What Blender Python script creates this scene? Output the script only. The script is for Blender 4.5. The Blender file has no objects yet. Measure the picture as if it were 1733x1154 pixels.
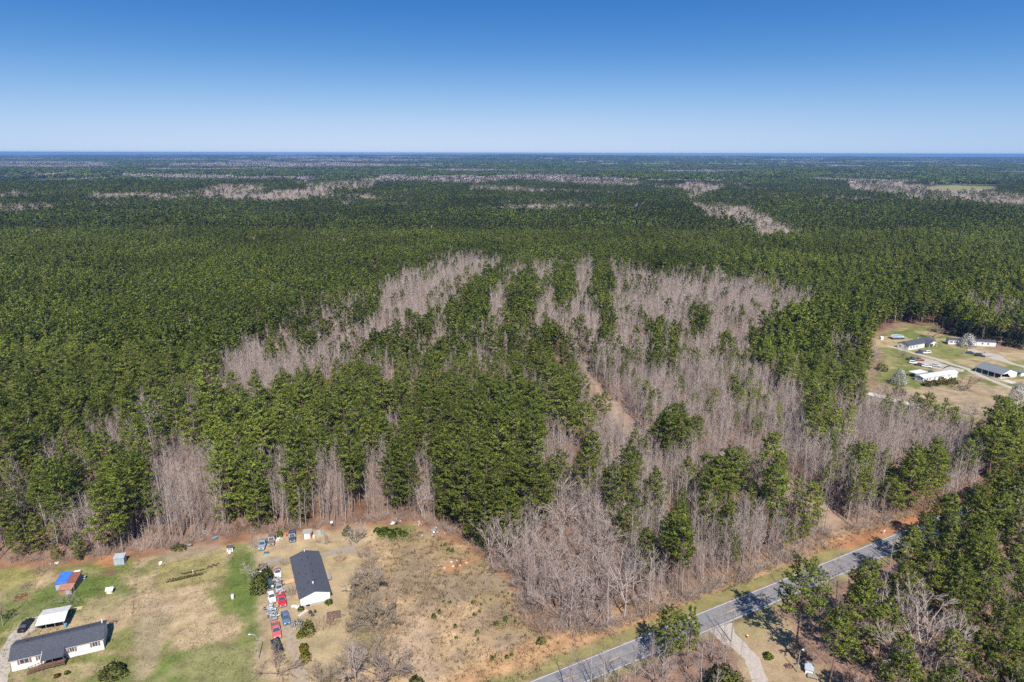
import bpy, math, random
import numpy as np
from mathutils import Vector, Matrix

random.seed(7)
C = bpy.context.scene.collection
S = bpy.context.scene
R = math.radians

# ------------------------------------------------------------------ camera, sky, sun, exposure
CAM_H, PITCH, FPX = 110.0, 15.4, 1155.0
cam_data = bpy.data.cameras.new("camera")
cam_data.sensor_width = 36.0
cam_data.lens = 36.0 * FPX / 1733.0
cam_data.clip_start = 1.0
cam_data.clip_end = 120000.0
cam = bpy.data.objects.new("camera", cam_data)
C.objects.link(cam)
cam.location = (0, 0, CAM_H)
cam.rotation_euler = (R(90 - PITCH), R(-0.12), 0)
S.camera = cam

SUN_ELEV = 47.0
SUN_DIR = Vector((0.19 * math.cos(R(SUN_ELEV)), -0.982 * math.cos(R(SUN_ELEV)), math.sin(R(SUN_ELEV)))).normalized()
world = bpy.data.worlds.new("World")
S.world = world
world.use_nodes = True
nt = world.node_tree
nt.nodes.clear()
w_out = nt.nodes.new("ShaderNodeOutputWorld")
w_bg = nt.nodes.new("ShaderNodeBackground")
w_bg.inputs["Strength"].default_value = 0.0683
w_sky = nt.nodes.new("ShaderNodeTexSky")
w_sky.sky_type = 'NISHITA'
w_sky.sun_disc = False
w_sky.sun_elevation = R(SUN_ELEV)
w_sky.sun_rotation = math.atan2(SUN_DIR.x, SUN_DIR.y)
w_sky.altitude = 150.0
w_sky.air_density = 1.0
w_sky.dust_density = 0.3
w_sky.ozone_density = 2.5
# clear dry air: a pale band at the horizon that deepens steadily to blue
w_tc = nt.nodes.new("ShaderNodeTexCoord")
w_sep = nt.nodes.new("ShaderNodeSeparateXYZ")
w_cmb = nt.nodes.new("ShaderNodeCombineXYZ")
w_nrm = nt.nodes.new("ShaderNodeVectorMath"); w_nrm.operation = 'NORMALIZE'
LK = nt.links.new


def w_math(op, a, b):
    nd = nt.nodes.new("ShaderNodeMath"); nd.operation = op
    for i_, s_ in enumerate((a, b)):
        if isinstance(s_, (int, float)): nd.inputs[i_].default_value = s_
        else: LK(s_, nd.inputs[i_])
    return nd.outputs[0]


LK(w_tc.outputs["Generated"], w_sep.inputs[0])
w_z = w_math('MAXIMUM', w_sep.outputs[2], 0.0)
w_z = w_math('ADD', w_math('MULTIPLY', w_math('MULTIPLY', w_z, w_z), 16.0), 0.145)
LK(w_sep.outputs[0], w_cmb.inputs[0]); LK(w_sep.outputs[1], w_cmb.inputs[1]); LK(w_z, w_cmb.inputs[2])
LK(w_cmb.outputs[0], w_nrm.inputs[0]); LK(w_nrm.outputs[0], w_sky.inputs["Vector"])
w_rgb = nt.nodes.new("ShaderNodeSeparateColor"); w_col = nt.nodes.new("ShaderNodeCombineColor")
LK(w_sky.outputs[0], w_rgb.inputs[0])
for i_, (ref, pw, gain) in enumerate(((3.9, 1.58, 5.0), (6.3, 0.88, 6.2), (9.0, 0.42, 7.7))):
    LK(w_math('MULTIPLY', w_math('POWER', w_math('DIVIDE', w_rgb.outputs[i_], ref), pw), gain), w_col.inputs[i_])
LK(w_col.outputs[0], w_bg.inputs["Color"])
LK(w_bg.outputs[0], w_out.inputs["Surface"])

sun_data = bpy.data.lights.new("sun", 'SUN')
sun_data.energy = 5.0
sun_data.angle = R(0.5)
sun_data.color = (1.0, 0.955, 0.88)
sun = bpy.data.objects.new("sun", sun_data)
C.objects.link(sun)
sun.location = (0, -50, 400)
sun.rotation_euler = (-SUN_DIR).to_track_quat('-Z', 'Y').to_euler()

S.view_settings.view_transform = 'Standard'
S.view_settings.look = 'None'
S.view_settings.exposure = 0.9
S.view_settings.gamma = 1.0
S.view_settings.use_curve_mapping = False
S.cycles.use_denoising = False
S.cycles.max_bounces = 6
S.cycles.diffuse_bounces = 3
S.cycles.glossy_bounces = 2
S.cycles.transmission_bounces = 3
S.cycles.transparent_max_bounces = 6
S.cycles.volume_bounces = 1
S.cycles.caustics_reflective = False
S.cycles.caustics_refractive = False

# ------------------------------------------------------------------ photo pixel <-> ground
SP, CP = math.sin(R(PITCH)), math.cos(R(PITCH))


def W(px, py, h=0.0):
    """The point of the plane z = h that the photograph shows at pixel (px, py)."""
    x = (px - 866.5) / FPX
    y = (py - 577.0) / FPX
    t = (CAM_H - h) / (SP + y * CP)
    return x * t, (CP - y * SP) * t


def proj(X, Y, Z):
    z = Z - CAM_H
    d = np.maximum(Y * CP - z * SP, 1e-3)
    return 866.5 + FPX * X / d, 577.0 - FPX * (Y * SP + z * CP) / d


def inside(poly, x, y):
    """Vectorised point in polygon."""
    x = np.asarray(x); y = np.asarray(y)
    res = np.zeros(x.shape, bool)
    n = len(poly)
    for i in range(n):
        x0, y0 = poly[i]; x1, y1 = poly[(i + 1) % n]
        if y0 == y1:
            continue
        c = (y0 > y) != (y1 > y)
        xi = (x1 - x0) * (y - y0) / (y1 - y0) + x0
        res ^= c & (x < xi)
    return res


def vnoise(x, y, scale, seed):
    """Smooth value noise 0..1."""
    x = np.asarray(x) / scale; y = np.asarray(y) / scale
    xi = np.floor(x).astype(np.int64); yi = np.floor(y).astype(np.int64)
    fx = x - xi; fy = y - yi
    fx = fx * fx * (3 - 2 * fx); fy = fy * fy * (3 - 2 * fy)

    def h(a, b):
        v = (a * 374761393 + b * 668265263 + seed * 974634777) & 0xFFFFFFFF
        v = ((v ^ (v >> 13)) * 1274126177) & 0xFFFFFFFF
        return ((v ^ (v >> 16)) & 0xFFFF) / 65535.0
    a = h(xi, yi); b = h(xi + 1, yi); c = h(xi, yi + 1); d = h(xi + 1, yi + 1)
    return (a * (1 - fx) + b * fx) * (1 - fy) + (c * (1 - fx) + d * fx) * fy


def smooth(a, b, v):
    t = np.clip((np.asarray(v) - a) / (b - a), 0, 1)
    return t * t * (3 - 2 * t)


def terrain(x, y):
    """Flat around the houses, low rolls under the far forest, low ridges at the skyline."""
    x = np.asarray(x, float); y = np.asarray(y, float)
    m = smooth(650, 1700, y)
    z = m * (5.0 * np.sin(y / 205.0 + x / 900.0) + 5.0 * np.sin(y / 390.0 - x / 520.0 + 1.0) - 2.0)
    m2 = smooth(5000, 15000, y)
    z = z + m2 * (42 * np.exp(-(x / 8500.0) ** 2) + 26 * (vnoise(x, y, 5200.0, 3) - 0.45) + 10 * (vnoise(x, y, 1900.0, 5) - 0.5))
    return z


# ------------------------------------------------------------------ tagging and mesh helpers
def tag(o, label=None, cat=None, group=None, kind=None):
    if label: o["label"] = label
    if cat: o["category"] = cat
    if group: o["group"] = group
    if kind: o["kind"] = kind
    return o


def thing(name, label, cat, x, y, z=0.0, rz=0.0, group=None):
    o = bpy.data.objects.new(name, None)
    o.empty_display_size = 0.5
    C.objects.link(o)
    o.location = (x, y, z)
    o.rotation_euler = (0, 0, rz)
    return tag(o, label, cat, group)


def mesh_from(name, v, f, mats=(), mi=None, smooth_=False):
    me = bpy.data.meshes.new(name)
    me.from_pydata([tuple(p) for p in v], [], [tuple(q) for q in f])
    for m in mats:
        me.materials.append(m)
    if mi is not None:
        me.polygons.foreach_set("material_index", np.asarray(mi, np.int32))
    if smooth_:
        me.polygons.foreach_set("use_smooth", np.ones(len(me.polygons), bool))
    me.update()
    return me


def link(name, me, parent=None, loc=None):
    o = bpy.data.objects.new(name, me)
    C.objects.link(o)
    if parent is not None:
        o.parent = parent
    if loc is not None:
        o.location = loc
    return o


class MB:
    """Collects shapes; build() links them as one mesh object."""

    def __init__(self):
        self.v = []; self.f = []

    def add(self, v, f):
        b = len(self.v)
        self.v += [tuple(p) for p in v]
        self.f += [tuple(i + b for i in q) for q in f]
        return self

    def box(self, cx, cy, cz, sx, sy, sz, rz=0.0, rx=0.0, ry=0.0):
        h = [(-1, -1, -1), (1, -1, -1), (1, 1, -1), (-1, 1, -1), (-1, -1, 1), (1, -1, 1), (1, 1, 1), (-1, 1, 1)]
        v = [Vector((a * sx / 2, b * sy / 2, c * sz / 2)) for a, b, c in h]
        if rz or rx or ry:
            m = Matrix.Rotation(rz, 3, 'Z') @ Matrix.Rotation(ry, 3, 'Y') @ Matrix.Rotation(rx, 3, 'X')
            v = [m @ p for p in v]
        v = [(p.x + cx, p.y + cy, p.z + cz) for p in v]
        return self.add(v, [(0, 3, 2, 1), (4, 5, 6, 7), (0, 1, 5, 4), (1, 2, 6, 5), (2, 3, 7, 6), (3, 0, 4, 7)])

    def bar(self, a, b, r, n=6, r2=None):
        a = Vector(a); b = Vector(b)
        d = (b - a)
        if d.length < 1e-6: return self
        d.normalize()
        u = d.orthogonal().normalized(); w = d.cross(u)
        r2 = r if r2 is None else r2
        v = []
        for p, rr in ((a, r), (b, r2)):
            for k in range(n):
                t = 2 * math.pi * k / n
                v.append(p + (u * math.cos(t) + w * math.sin(t)) * rr)
        f = [(k, (k + 1) % n, n + (k + 1) % n, n + k) for k in range(n)]
        f += [tuple(range(n - 1, -1, -1)), tuple(range(n, 2 * n))]
        return self.add(v, f)

    def path(self, pts, r, n=6):
        for a, b in zip(pts, pts[1:]):
            self.bar(a, b, r, n)
        return self

    def prism(self, poly, z0, z1):
        n = len(poly)
        v = [(x, y, z0) for x, y in poly] + [(x, y, z1) for x, y in poly]
        f = [tuple(range(n - 1, -1, -1)), tuple(range(n, 2 * n))]
        f += [(k, (k + 1) % n, n + (k + 1) % n, n + k) for k in range(n)]
        return self.add(v, f)

    def hull8(self, pts):
        """A box given by its eight corners (bottom four, top four)."""
        return self.add(pts, [(0, 3, 2, 1), (4, 5, 6, 7), (0, 1, 5, 4), (1, 2, 6, 5), (2, 3, 7, 6), (3, 0, 4, 7)])

    def slab(self, a, b, c, d, t):
        """A quad a b c d thickened downwards along its normal."""
        a, b, c, d = (Vector(p) for p in (a, b, c, d))
        n = (b - a).cross(d - a).normalized() * t
        return self.hull8([a - n, b - n, c - n, d - n, a, b, c, d])

    def loft(self, rings, cap=True):
        n = len(rings[0])
        v = [p for r in rings for p in r]
        f = []
        for i in range(len(rings) - 1):
            for k in range(n):
                f.append((i * n + k, i * n + (k + 1) % n, (i + 1) * n + (k + 1) % n, (i + 1) * n + k))
        if cap:
            f.append(tuple(range(n - 1, -1, -1)))
            f.append(tuple((len(rings) - 1) * n + k for k in range(n)))
        return self.add(v, f)

    def lathe(self, prof, n=12, axis='Z', c=(0, 0, 0)):
        rings = []
        for r, z in prof:
            ring = []
            for k in range(n):
                t = 2 * math.pi * k / n
                p = (r * math.cos(t), r * math.sin(t), z)
                if axis == 'Y': p = (p[0], p[2], -p[1])
                if axis == 'X': p = (p[2], p[0], p[1])
                ring.append((p[0] + c[0], p[1] + c[1], p[2] + c[2]))
            rings.append(ring)
        return self.loft(rings)

    def build(self, name, mat, parent=None, smooth_=False, loc=None):
        me = mesh_from(name, self.v, self.f, [mat] if mat else [], smooth_=smooth_)
        return link(name, me, parent, loc)


# ------------------------------------------------------------------ materials
def pmat(name, c1, c2=None, scale=3.0, rough=0.8, metal=0.0, bump=0.0, detail=4.0, spec=0.3, stretch=None):
    m = bpy.data.materials.new(name)
    m.use_nodes = True
    n = m.node_tree.nodes; l = m.node_tree.links
    b = n["Principled BSDF"]
    b.inputs["Roughness"].default_value = rough
    b.inputs["Metallic"].default_value = metal
    b.inputs["Specular IOR Level"].default_value = spec
    if c2 is None:
        c2 = tuple(min(1, c * 0.82) for c in c1)
    tc = n.new("ShaderNodeTexCoord")
    noi = n.new("ShaderNodeTexNoise")
    noi.inputs["Scale"].default_value = scale
    noi.inputs["Detail"].default_value = detail
    noi.inputs["Roughness"].default_value = 0.65
    if stretch:
        mp = n.new("ShaderNodeMapping")
        mp.inputs["Scale"].default_value = stretch
        l.new(tc.outputs["Object"], mp.inputs[0]); l.new(mp.outputs[0], noi.inputs["Vector"])
    else:
        l.new(tc.outputs["Object"], noi.inputs["Vector"])
    r = n.new("ShaderNodeValToRGB")
    r.color_ramp.elements[0].position = 0.34; r.color_ramp.elements[1].position = 0.66
    r.color_ramp.elements[0].color = (*c2, 1); r.color_ramp.elements[1].color = (*c1, 1)
    l.new(noi.outputs["Fac"], r.inputs[0])
    l.new(r.outputs[0], b.inputs["Base Color"])
    if bump:
        bm = n.new("ShaderNodeBump"); bm.inputs["Strength"].default_value = bump
        bm.inputs["Distance"].default_value = 0.05
        l.new(noi.outputs["Fac"], bm.inputs["Height"]); l.new(bm.outputs[0], b.inputs["Normal"])
    return m


def leaf_mat(name, c1, c2, stand_scale=0.012, stand=0.25, trans=0.22):
    """Foliage: each tree its own shade, slow drift from stand to stand, needles a little translucent."""
    m = bpy.data.materials.new(name)
    m.use_nodes = True
    n = m.node_tree.nodes; l = m.node_tree.links
    n.clear()
    out = n.new("ShaderNodeOutputMaterial")
    oi = n.new("ShaderNodeObjectInfo")
    geo = n.new("ShaderNodeNewGeometry")
    noi = n.new("ShaderNodeTexNoise"); noi.inputs["Scale"].default_value = stand_scale; noi.inputs["Detail"].default_value = 3.0
    l.new(geo.outputs["Position"], noi.inputs["Vector"])
    mix = n.new("ShaderNodeMix"); mix.data_type = 'RGBA'
    mix.inputs[6].default_value = (*c1, 1); mix.inputs[7].default_value = (*c2, 1)
    l.new(oi.outputs["Random"], mix.inputs[0])
    at = n.new("ShaderNodeAttribute"); at.attribute_name = "tone"
    mr = n.new("ShaderNodeMapRange")
    mr.inputs[1].default_value = 0.3; mr.inputs[2].default_value = 0.7
    mr.inputs[3].default_value = 1.0 - stand; mr.inputs[4].default_value = 1.0 + stand
    l.new(noi.outputs["Fac"], mr.inputs[0])
    mul = n.new("ShaderNodeMath"); mul.operation = 'MULTIPLY'
    l.new(mr.outputs[0], mul.inputs[0]); l.new(at.outputs["Fac"], mul.inputs[1])
    sc = n.new("ShaderNodeVectorMath"); sc.operation = 'SCALE'
    l.new(mix.outputs[2], sc.inputs[0]); l.new(mul.outputs[0], sc.inputs["Scale"])
    d = n.new("ShaderNodeBsdfDiffuse"); t = n.new("ShaderNodeBsdfTranslucent")
    l.new(sc.outputs[0], d.inputs[0]); l.new(sc.outputs[0], t.inputs[0])
    ms = n.new("ShaderNodeMixShader"); ms.inputs[0].default_value = trans
    l.new(d.outputs[0], ms.inputs[1]); l.new(t.outputs[0], ms.inputs[2])
    l.new(ms.outputs[0], out.inputs["Surface"])
    return m


def bark_mat(name, c1, c2):
    """Bark and twigs: each tree its own shade."""
    m = bpy.data.materials.new(name)
    m.use_nodes = True
    n = m.node_tree.nodes; l = m.node_tree.links
    n.clear()
    out = n.new("ShaderNodeOutputMaterial")
    oi = n.new("ShaderNodeObjectInfo")
    geo = n.new("ShaderNodeNewGeometry")
    noi = n.new("ShaderNodeTexNoise"); noi.inputs["Scale"].default_value = 0.9; noi.inputs["Detail"].default_value = 4.0
    l.new(geo.outputs["Position"], noi.inputs["Vector"])
    mix = n.new("ShaderNodeMix"); mix.data_type = 'RGBA'
    mix.inputs[6].default_value = (*c1, 1); mix.inputs[7].default_value = (*c2, 1)
    l.new(oi.outputs["Random"], mix.inputs[0])
    mr = n.new("ShaderNodeMapRange")
    mr.inputs[1].default_value = 0.3; mr.inputs[2].default_value = 0.7
    mr.inputs[3].default_value = 0.75; mr.inputs[4].default_value = 1.2
    l.new(noi.outputs["Fac"], mr.inputs[0])
    sc = n.new("ShaderNodeVectorMath"); sc.operation = 'SCALE'
    l.new(mix.outputs[2], sc.inputs[0]); l.new(mr.outputs[0], sc.inputs["Scale"])
    d = n.new("ShaderNodeBsdfDiffuse")
    l.new(sc.outputs[0], d.inputs[0]); l.new(d.outputs[0], out.inputs["Surface"])
    return m


M = {}
M["pine_leaf"] = leaf_mat("pine_needles", (0.235, 0.298, 0.056), (0.325, 0.360, 0.076), stand=0.3, trans=0.48)
M["pine_leaf_mid"] = leaf_mat("pine_needles_middle", (0.182, 0.236, 0.040), (0.258, 0.290, 0.054), stand=0.32, trans=0.45)
M["pine_leaf_far"] = leaf_mat("pine_needles_far", (0.108, 0.148, 0.028), (0.158, 0.188, 0.036), stand_scale=0.006, stand=0.35, trans=0.42)
M["pine_bark"] = bark_mat("pine_bark", (0.125, 0.088, 0.068), (0.17, 0.125, 0.10))
M["twig"] = bark_mat("pale_bark", (0.350, 0.290, 0.262), (0.195, 0.155, 0.136))
M["twig_brown"] = bark_mat("brown_twigs", (0.22, 0.155, 0.115), (0.29, 0.22, 0.175))
M["twig_olive"] = bark_mat("olive_twigs", (0.27, 0.22, 0.165), (0.21, 0.17, 0.125))
M["cedar_leaf"] = leaf_mat("cedar_foliage", (0.155, 0.178, 0.048), (0.19, 0.21, 0.06))
M["dark_leaf"] = leaf_mat("dark_evergreen_foliage", (0.022, 0.040, 0.014), (0.030, 0.050, 0.018))
M["shrub_leaf"] = leaf_mat("shrub_foliage", (0.150, 0.205, 0.035), (0.18, 0.235, 0.045))
M["yellow_leaf"] = leaf_mat("golden_shrub_foliage", (0.22, 0.20, 0.02), (0.26, 0.235, 0.025))
M["gold_leaf"] = leaf_mat("golden_green_foliage", (0.22, 0.235, 0.030), (0.25, 0.26, 0.035))
M["brown_leaf"] = leaf_mat("bronze_shrub_foliage", (0.17, 0.13, 0.035), (0.19, 0.145, 0.04))
M["blossom"] = leaf_mat("white_blossom", (0.80, 0.78, 0.72), (0.74, 0.74, 0.68), trans=0.4)
M["grass_dry"] = leaf_mat("dry_grass_blades", (0.46, 0.345, 0.205), (0.38, 0.275, 0.16), 0.05, 0.2, 0.45)
M["grass_green"] = leaf_mat("green_grass_blades", (0.16, 0.20, 0.05), (0.22, 0.22, 0.07), 0.05, 0.2, 0.45)
# ------------------------------------------------------------------ tree shapes (built once, copied many times)
def tubes(segs, n=3):
    """segs: (p0, p1, r0, r1); open n-sided tubes, or spikes where r1 is 0."""
    V = []; Fc = []
    for p0, p1, r0, r1 in segs:
        p0 = np.asarray(p0, float); p1 = np.asarray(p1, float)
        d = p1 - p0
        L = np.linalg.norm(d)
        if L < 1e-6: continue
        d /= L
        a = np.array((0, 0, 1.0)) if abs(d[2]) < 0.8 else np.array((1.0, 0, 0))
        u = np.cross(d, a); u /= np.linalg.norm(u); w = np.cross(d, u)
        b = len(V)
        for k in range(n):
            t = 2 * math.pi * k / n
            V.append(p0 + (u * math.cos(t) + w * math.sin(t)) * r0)
        if r1 <= 0:
            V.append(p1)
            for k in range(n):
                Fc.append((b + k, b + (k + 1) % n, b + n))
        else:
            for k in range(n):
                t = 2 * math.pi * k / n
                V.append(p1 + (u * math.cos(t) + w * math.sin(t)) * r1)
            for k in range(n):
                Fc.append((b + k, b + (k + 1) % n, b + n + (k + 1) % n, b + n + k))
    return V, Fc


def tufts(rng, centers, tones, K, length, width, up=0.35, axis=None):
    """Sprays of needles: K slim triangles round each centre; normals lean outwards so that the spray shades as one."""
    V = []; Fc = []; N = []; T = []
    for c, tone in zip(centers, tones):
        c = np.asarray(c)
        out = np.array((c[0] - (axis[0] if axis is not None else 0), c[1] - (axis[1] if axis is not None else 0), 0.0))
        o = np.linalg.norm(out)
        out = out / o if o > 1e-3 else np.zeros(3)
        for _ in range(K):
            d = rng.normal(size=3); d[2] = abs(d[2]) * 0.7 + up * 0.4
            d += out * 0.5
            d /= np.linalg.norm(d)
            s = rng.normal(size=3); s -= d * s.dot(d); s /= np.linalg.norm(s)
            L = length * rng.uniform(0.7, 1.25); w = width * rng.uniform(0.7, 1.3)
            b = len(V)
            V += [c - s * w - d * 0.15 * L, c + s * w - d * 0.15 * L, c + d * L]
            Fc.append((b, b + 1, b + 2))
            nn = d * 0.55 + out * 0.55 + np.array((0, 0, 0.45)) + rng.normal(size=3) * 0.12
            nn /= np.linalg.norm(nn)
            N += [nn, nn, nn]
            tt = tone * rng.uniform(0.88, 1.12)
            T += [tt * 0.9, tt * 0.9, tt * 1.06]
    return V, Fc, N, T


def foliage_mesh(name, V, Fc, N, T, mat, extra=None, extra_mat=None):
    """Foliage (with shading normals and tones) and optionally wood, in one mesh."""
    nv = len(V)
    V = list(V); Fc = list(Fc); mi = [0] * len(Fc)
    if extra:
        ev, ef = extra
        V += list(ev); Fc += [tuple(i + nv for i in q) for q in ef]
        mi += [1] * len(ef)
        T = list(T) + [1.0] * len(ev)
    me = mesh_from(name, V, Fc, [mat] + ([extra_mat] if extra else []), mi)
    at = me.attributes.new("tone", 'FLOAT', 'POINT')
    at.data.foreach_set("value", np.asarray(T, np.float32))
    me.polygons.foreach_set("use_smooth", np.ones(len(me.polygons), bool))
    if N is not None:
        nr = np.zeros((len(V), 3), np.float32)
        nr[:nv] = N
        me.normals_split_custom_set_from_vertices([tuple(x) for x in nr])
    return me


def pine_parts(seed, Ht, Rad, cb, lod=0, conic=0.5):
    """A loblolly pine: whorls of branches with sprays of needles. Returns (foliage arrays, wood segments)."""
    rng = np.random.default_rng(seed)
    base = cb * Ht
    lean = rng.normal(size=2) * 0.015
    ax = lambda z: np.array((lean[0] * z + 0.10 * math.sin(z * .5 + seed), lean[1] * z + 0.10 * math.cos(z * .43 + seed), z))
    segs = []
    zs = np.linspace(0, Ht * 0.97, 7)
    r0 = 0.0105 * Ht
    for a, b in zip(zs, zs[1:]):
        segs.append((ax(a), ax(b), r0 * (1 - a / Ht) + 0.02, r0 * (1 - b / Ht) + 0.02))
    trunk = tubes(segs, 6 if lod == 0 else 3)
    bsegs = []; cen = []; ton = []
    step = {0: 0.75, 1: 1.15, 2: 2.2}[lod]
    z = base
    side = rng.uniform(0, 6.28)
    while z < Ht - 0.3:
        t = (z - base) / (Ht - base)
        prof = (min(1, 0.55 + 1.5 * t)) * (1 - t ** 1.6) ** (conic * 1.15) * 1.12
        nb = {0: 5, 1: 4, 2: 3}[lod] if t < 0.85 else 3
        a0 = rng.uniform(0, 6.28)
        for k in range(nb):
            if rng.random() < 0.10 + 0.25 * (t < 0.15): continue
            az = a0 + k * 6.283 / nb + rng.normal() * 0.25
            L = 1.12 * Rad * prof * rng.uniform(0.6, 1.2) * (1 + 0.16 * math.cos(az - side))
            el = -0.12 + 0.85 * t + rng.normal() * 0.12
            p = ax(z + rng.uniform(-.3, .3))
            d = np.array((math.cos(az) * math.cos(el), math.sin(az) * math.cos(el), math.sin(el)))
            tip = p + d * L + np.array((0, 0, 0.10 * L))
            if lod == 0 and L > 0.8:
                bsegs.append((p, tip, 0.045, 0.015))
            ns = max(1, int(round(L * {0: 2.1, 1: 1.1, 2: 0.55}[lod])))
            tn = rng.uniform(0.75, 1.2)
            for i in range(ns):
                u = 0.45 + 0.55 * (i + rng.uniform(0.3, 0.9)) / ns
                q = p + (tip - p) * min(u, 1.0)
                sp = 0.42 * L * u * (0.6 if lod == 0 else 0.5)
                for _s in range(2 if lod < 2 else 1):
                    off = np.array((-math.sin(az), math.cos(az), 0)) * rng.normal() * sp * 0.6 + np.array((0, 0, rng.normal() * 0.18))
                    cen.append(q + off)
                    ton.append(tn * rng.uniform(0.85, 1.15))
        z += step * rng.uniform(0.75, 1.25) * (1 if t < 0.8 else 0.7)
    cen.append(ax(Ht)); ton.append(1.1)
    K, ln, wd = {0: (9, 0.48, 0.095), 1: (5, 0.9, 0.25), 2: (5, 1.5, 0.50)}[lod]
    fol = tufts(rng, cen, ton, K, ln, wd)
    wood = (list(trunk[0]), list(trunk[1]))
    if bsegs:
        bv, bf = tubes(bsegs, 3)
        b = len(wood[0])
        wood = (wood[0] + list(bv), wood[1] + [tuple(i + b for i in q) for q in bf])
    return fol, wood


def pine_meshes(seed, Ht, Rad, cb, conic=0.5, leaf=None):
    fol, wood = pine_parts(seed, Ht, Rad, cb, 0, conic)
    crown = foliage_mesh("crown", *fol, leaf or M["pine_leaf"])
    trunk = mesh_from("trunk", *wood, [M["pine_bark"]], smooth_=True)
    return trunk, crown


def pole_tree(seed, Ht=12.0, nb=26, tw=5, spread=0.10, rmin=0.016, start=0.28, thick=1.0):
    """A slender bare sapling: straight pale trunk, steep branches, fine twigs."""
    rng = np.random.default_rng(seed)
    trunk = []; tws = []
    lean = rng.normal(size=2) * 0.02
    ax = lambda z: np.array((lean[0] * z + 0.08 * math.sin(z * .6 + seed), lean[1] * z + 0.08 * math.cos(z * .5 + seed), z))
    zs = np.linspace(0, Ht, 6)
    r0 = 0.0085 * Ht * thick
    for a, b in zip(zs, zs[1:]):
        trunk.append((ax(a), ax(b), r0 * (1 - a / Ht) ** 0.8 + rmin, r0 * (1 - b / Ht) ** 0.8 + rmin))
    for i in range(nb):
        t = start + (1 - start) * (i + rng.random()) / nb
        z = t * Ht
        az = rng.uniform(0, 6.283)
        L = Ht * spread * (0.7 + 1.6 * (1 - t)) * rng.uniform(0.6, 1.25) + 0.5
        el = R(rng.uniform(38, 62))
        p = ax(z)
        d = np.array((math.cos(az) * math.cos(el), math.sin(az) * math.cos(el), math.sin(el)))
        m_ = p + d * L * 0.55
        e = m_ + (d + np.array((0, 0, 0.5))) * L * 0.38
        tws.append((p, m_, rmin * 1.6, rmin * 1.15))
        tws.append((m_, e, rmin * 1.15, 0))
        for k in range(tw):
            u = rng.uniform(0.2, 1.0)
            q = p + (m_ - p) * min(1, u * 1.6) if u < 0.62 else m_ + (e - m_) * (u - 0.62) / 0.38
            dd = d + rng.normal(size=3) * 0.55 + np.array((0, 0, 0.45))
            dd /= np.linalg.norm(dd)
            tws.append((q, q + dd * L * rng.uniform(0.25, 0.55), rmin, 0))
    return trunk, tws


def spread_tree(seed, Ht=14.0, limbs=5, levels=3, rmin=0.02, low=0.2, wide=0.9, kids=5, gnarl=0.25):
    """A mature bare tree: short trunk, spreading limbs, forked down to twigs."""
    rng = np.random.default_rng(seed)
    trunk = []; tws = []
    r0 = 0.017 * Ht
    fork = np.array((rng.normal() * .2, rng.normal() * .2, low * Ht))
    trunk.append((np.zeros(3), fork, r0, r0 * 0.8))

    def grow(p, d, L, r, lev):
        mid = p + d * L * 0.5 + rng.normal(size=3) * L * 0.04
        d2 = d + rng.normal(size=3) * gnarl * 0.6 + np.array((0, 0, 0.12))
        d2 /= np.linalg.norm(d2)
        e = mid + d2 * L * 0.5
        tgt = trunk if lev >= levels - 1 else tws
        if lev == 0:
            tws.append((p, e, max(r, rmin), 0))
            return
        tgt.append((p, mid, max(r, rmin), max(r * .8, rmin)))
        tgt.append((mid, e, max(r * .8, rmin), max(r * .55, rmin)))
        nk = kids + (2 if lev == 1 else 0)
        for k in range(nk):
            u = 0.30 + 0.70 * (k + rng.random()) / nk
            q = p + (mid - p) * u * 2 if u < .5 else mid + (e - mid) * (u - .5) * 2
            nd = d2 + rng.normal(size=3) * 0.62 + np.array((0, 0, 0.10))
            nd /= np.linalg.norm(nd)
            grow(q, nd, L * rng.uniform(0.38, 0.62) * (1.15 - .35 * u), r * 0.5, lev - 1)
    a0 = rng.uniform(0, 6.28)
    for k in range(limbs):
        az = a0 + k * 6.283 / limbs + rng.normal() * 0.3
        el = R(rng.uniform(28, 72)) if k else R(84)
        d = np.array((math.cos(az) * math.cos(el) * wide, math.sin(az) * math.cos(el) * wide, math.sin(el)))
        d /= np.linalg.norm(d)
        grow(fork, d, Ht * (1 - low) * rng.uniform(0.62, 0.85), r0 * 0.55, levels)
    return trunk, tws


def thicket(seed, Ht=3.0, n=16, rmin=0.02, tw=4, wide=1.3):
    """A many-stemmed brush clump."""
    rng = np.random.default_rng(seed)
    tws = []
    for i in range(n):
        a = rng.uniform(0, 6.283); r = wide * math.sqrt(rng.random()) * 0.6
        p = np.array((r * math.cos(a), r * math.sin(a), 0))
        d = np.array((math.cos(a) * 0.45, math.sin(a) * 0.45, 1.0)) + rng.normal(size=3) * 0.25
        d /= np.linalg.norm(d)
        L = Ht * rng.uniform(0.6, 1.1)
        e = p + d * L
        tws.append((p, e, rmin * 1.3, 0))
        for k in range(tw):
            u = rng.uniform(0.25, 0.95)
            q = p + (e - p) * u
            dd = d + rng.normal(size=3) * 0.6
            dd /= np.linalg.norm(dd)
            tws.append((q, q + dd * L * rng.uniform(0.2, 0.45), rmin, 0))
    return tws


def wood_meshes(trunk, tws, mat_t, mat_w):
    a = mesh_from("trunk", *tubes(trunk, 5), [mat_t], smooth_=True)
    b = mesh_from("crown", *tubes(tws, 3), [mat_w], smooth_=True)
    return a, b


def wood_one(name, trunk, tws, mat):
    v, f = tubes(trunk, 4)
    v2, f2 = tubes(tws, 3)
    b = len(v)
    return mesh_from(name, list(v) + list(v2), list(f) + [tuple(i + b for i in q) for q in f2], [mat], smooth_=True)


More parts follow.
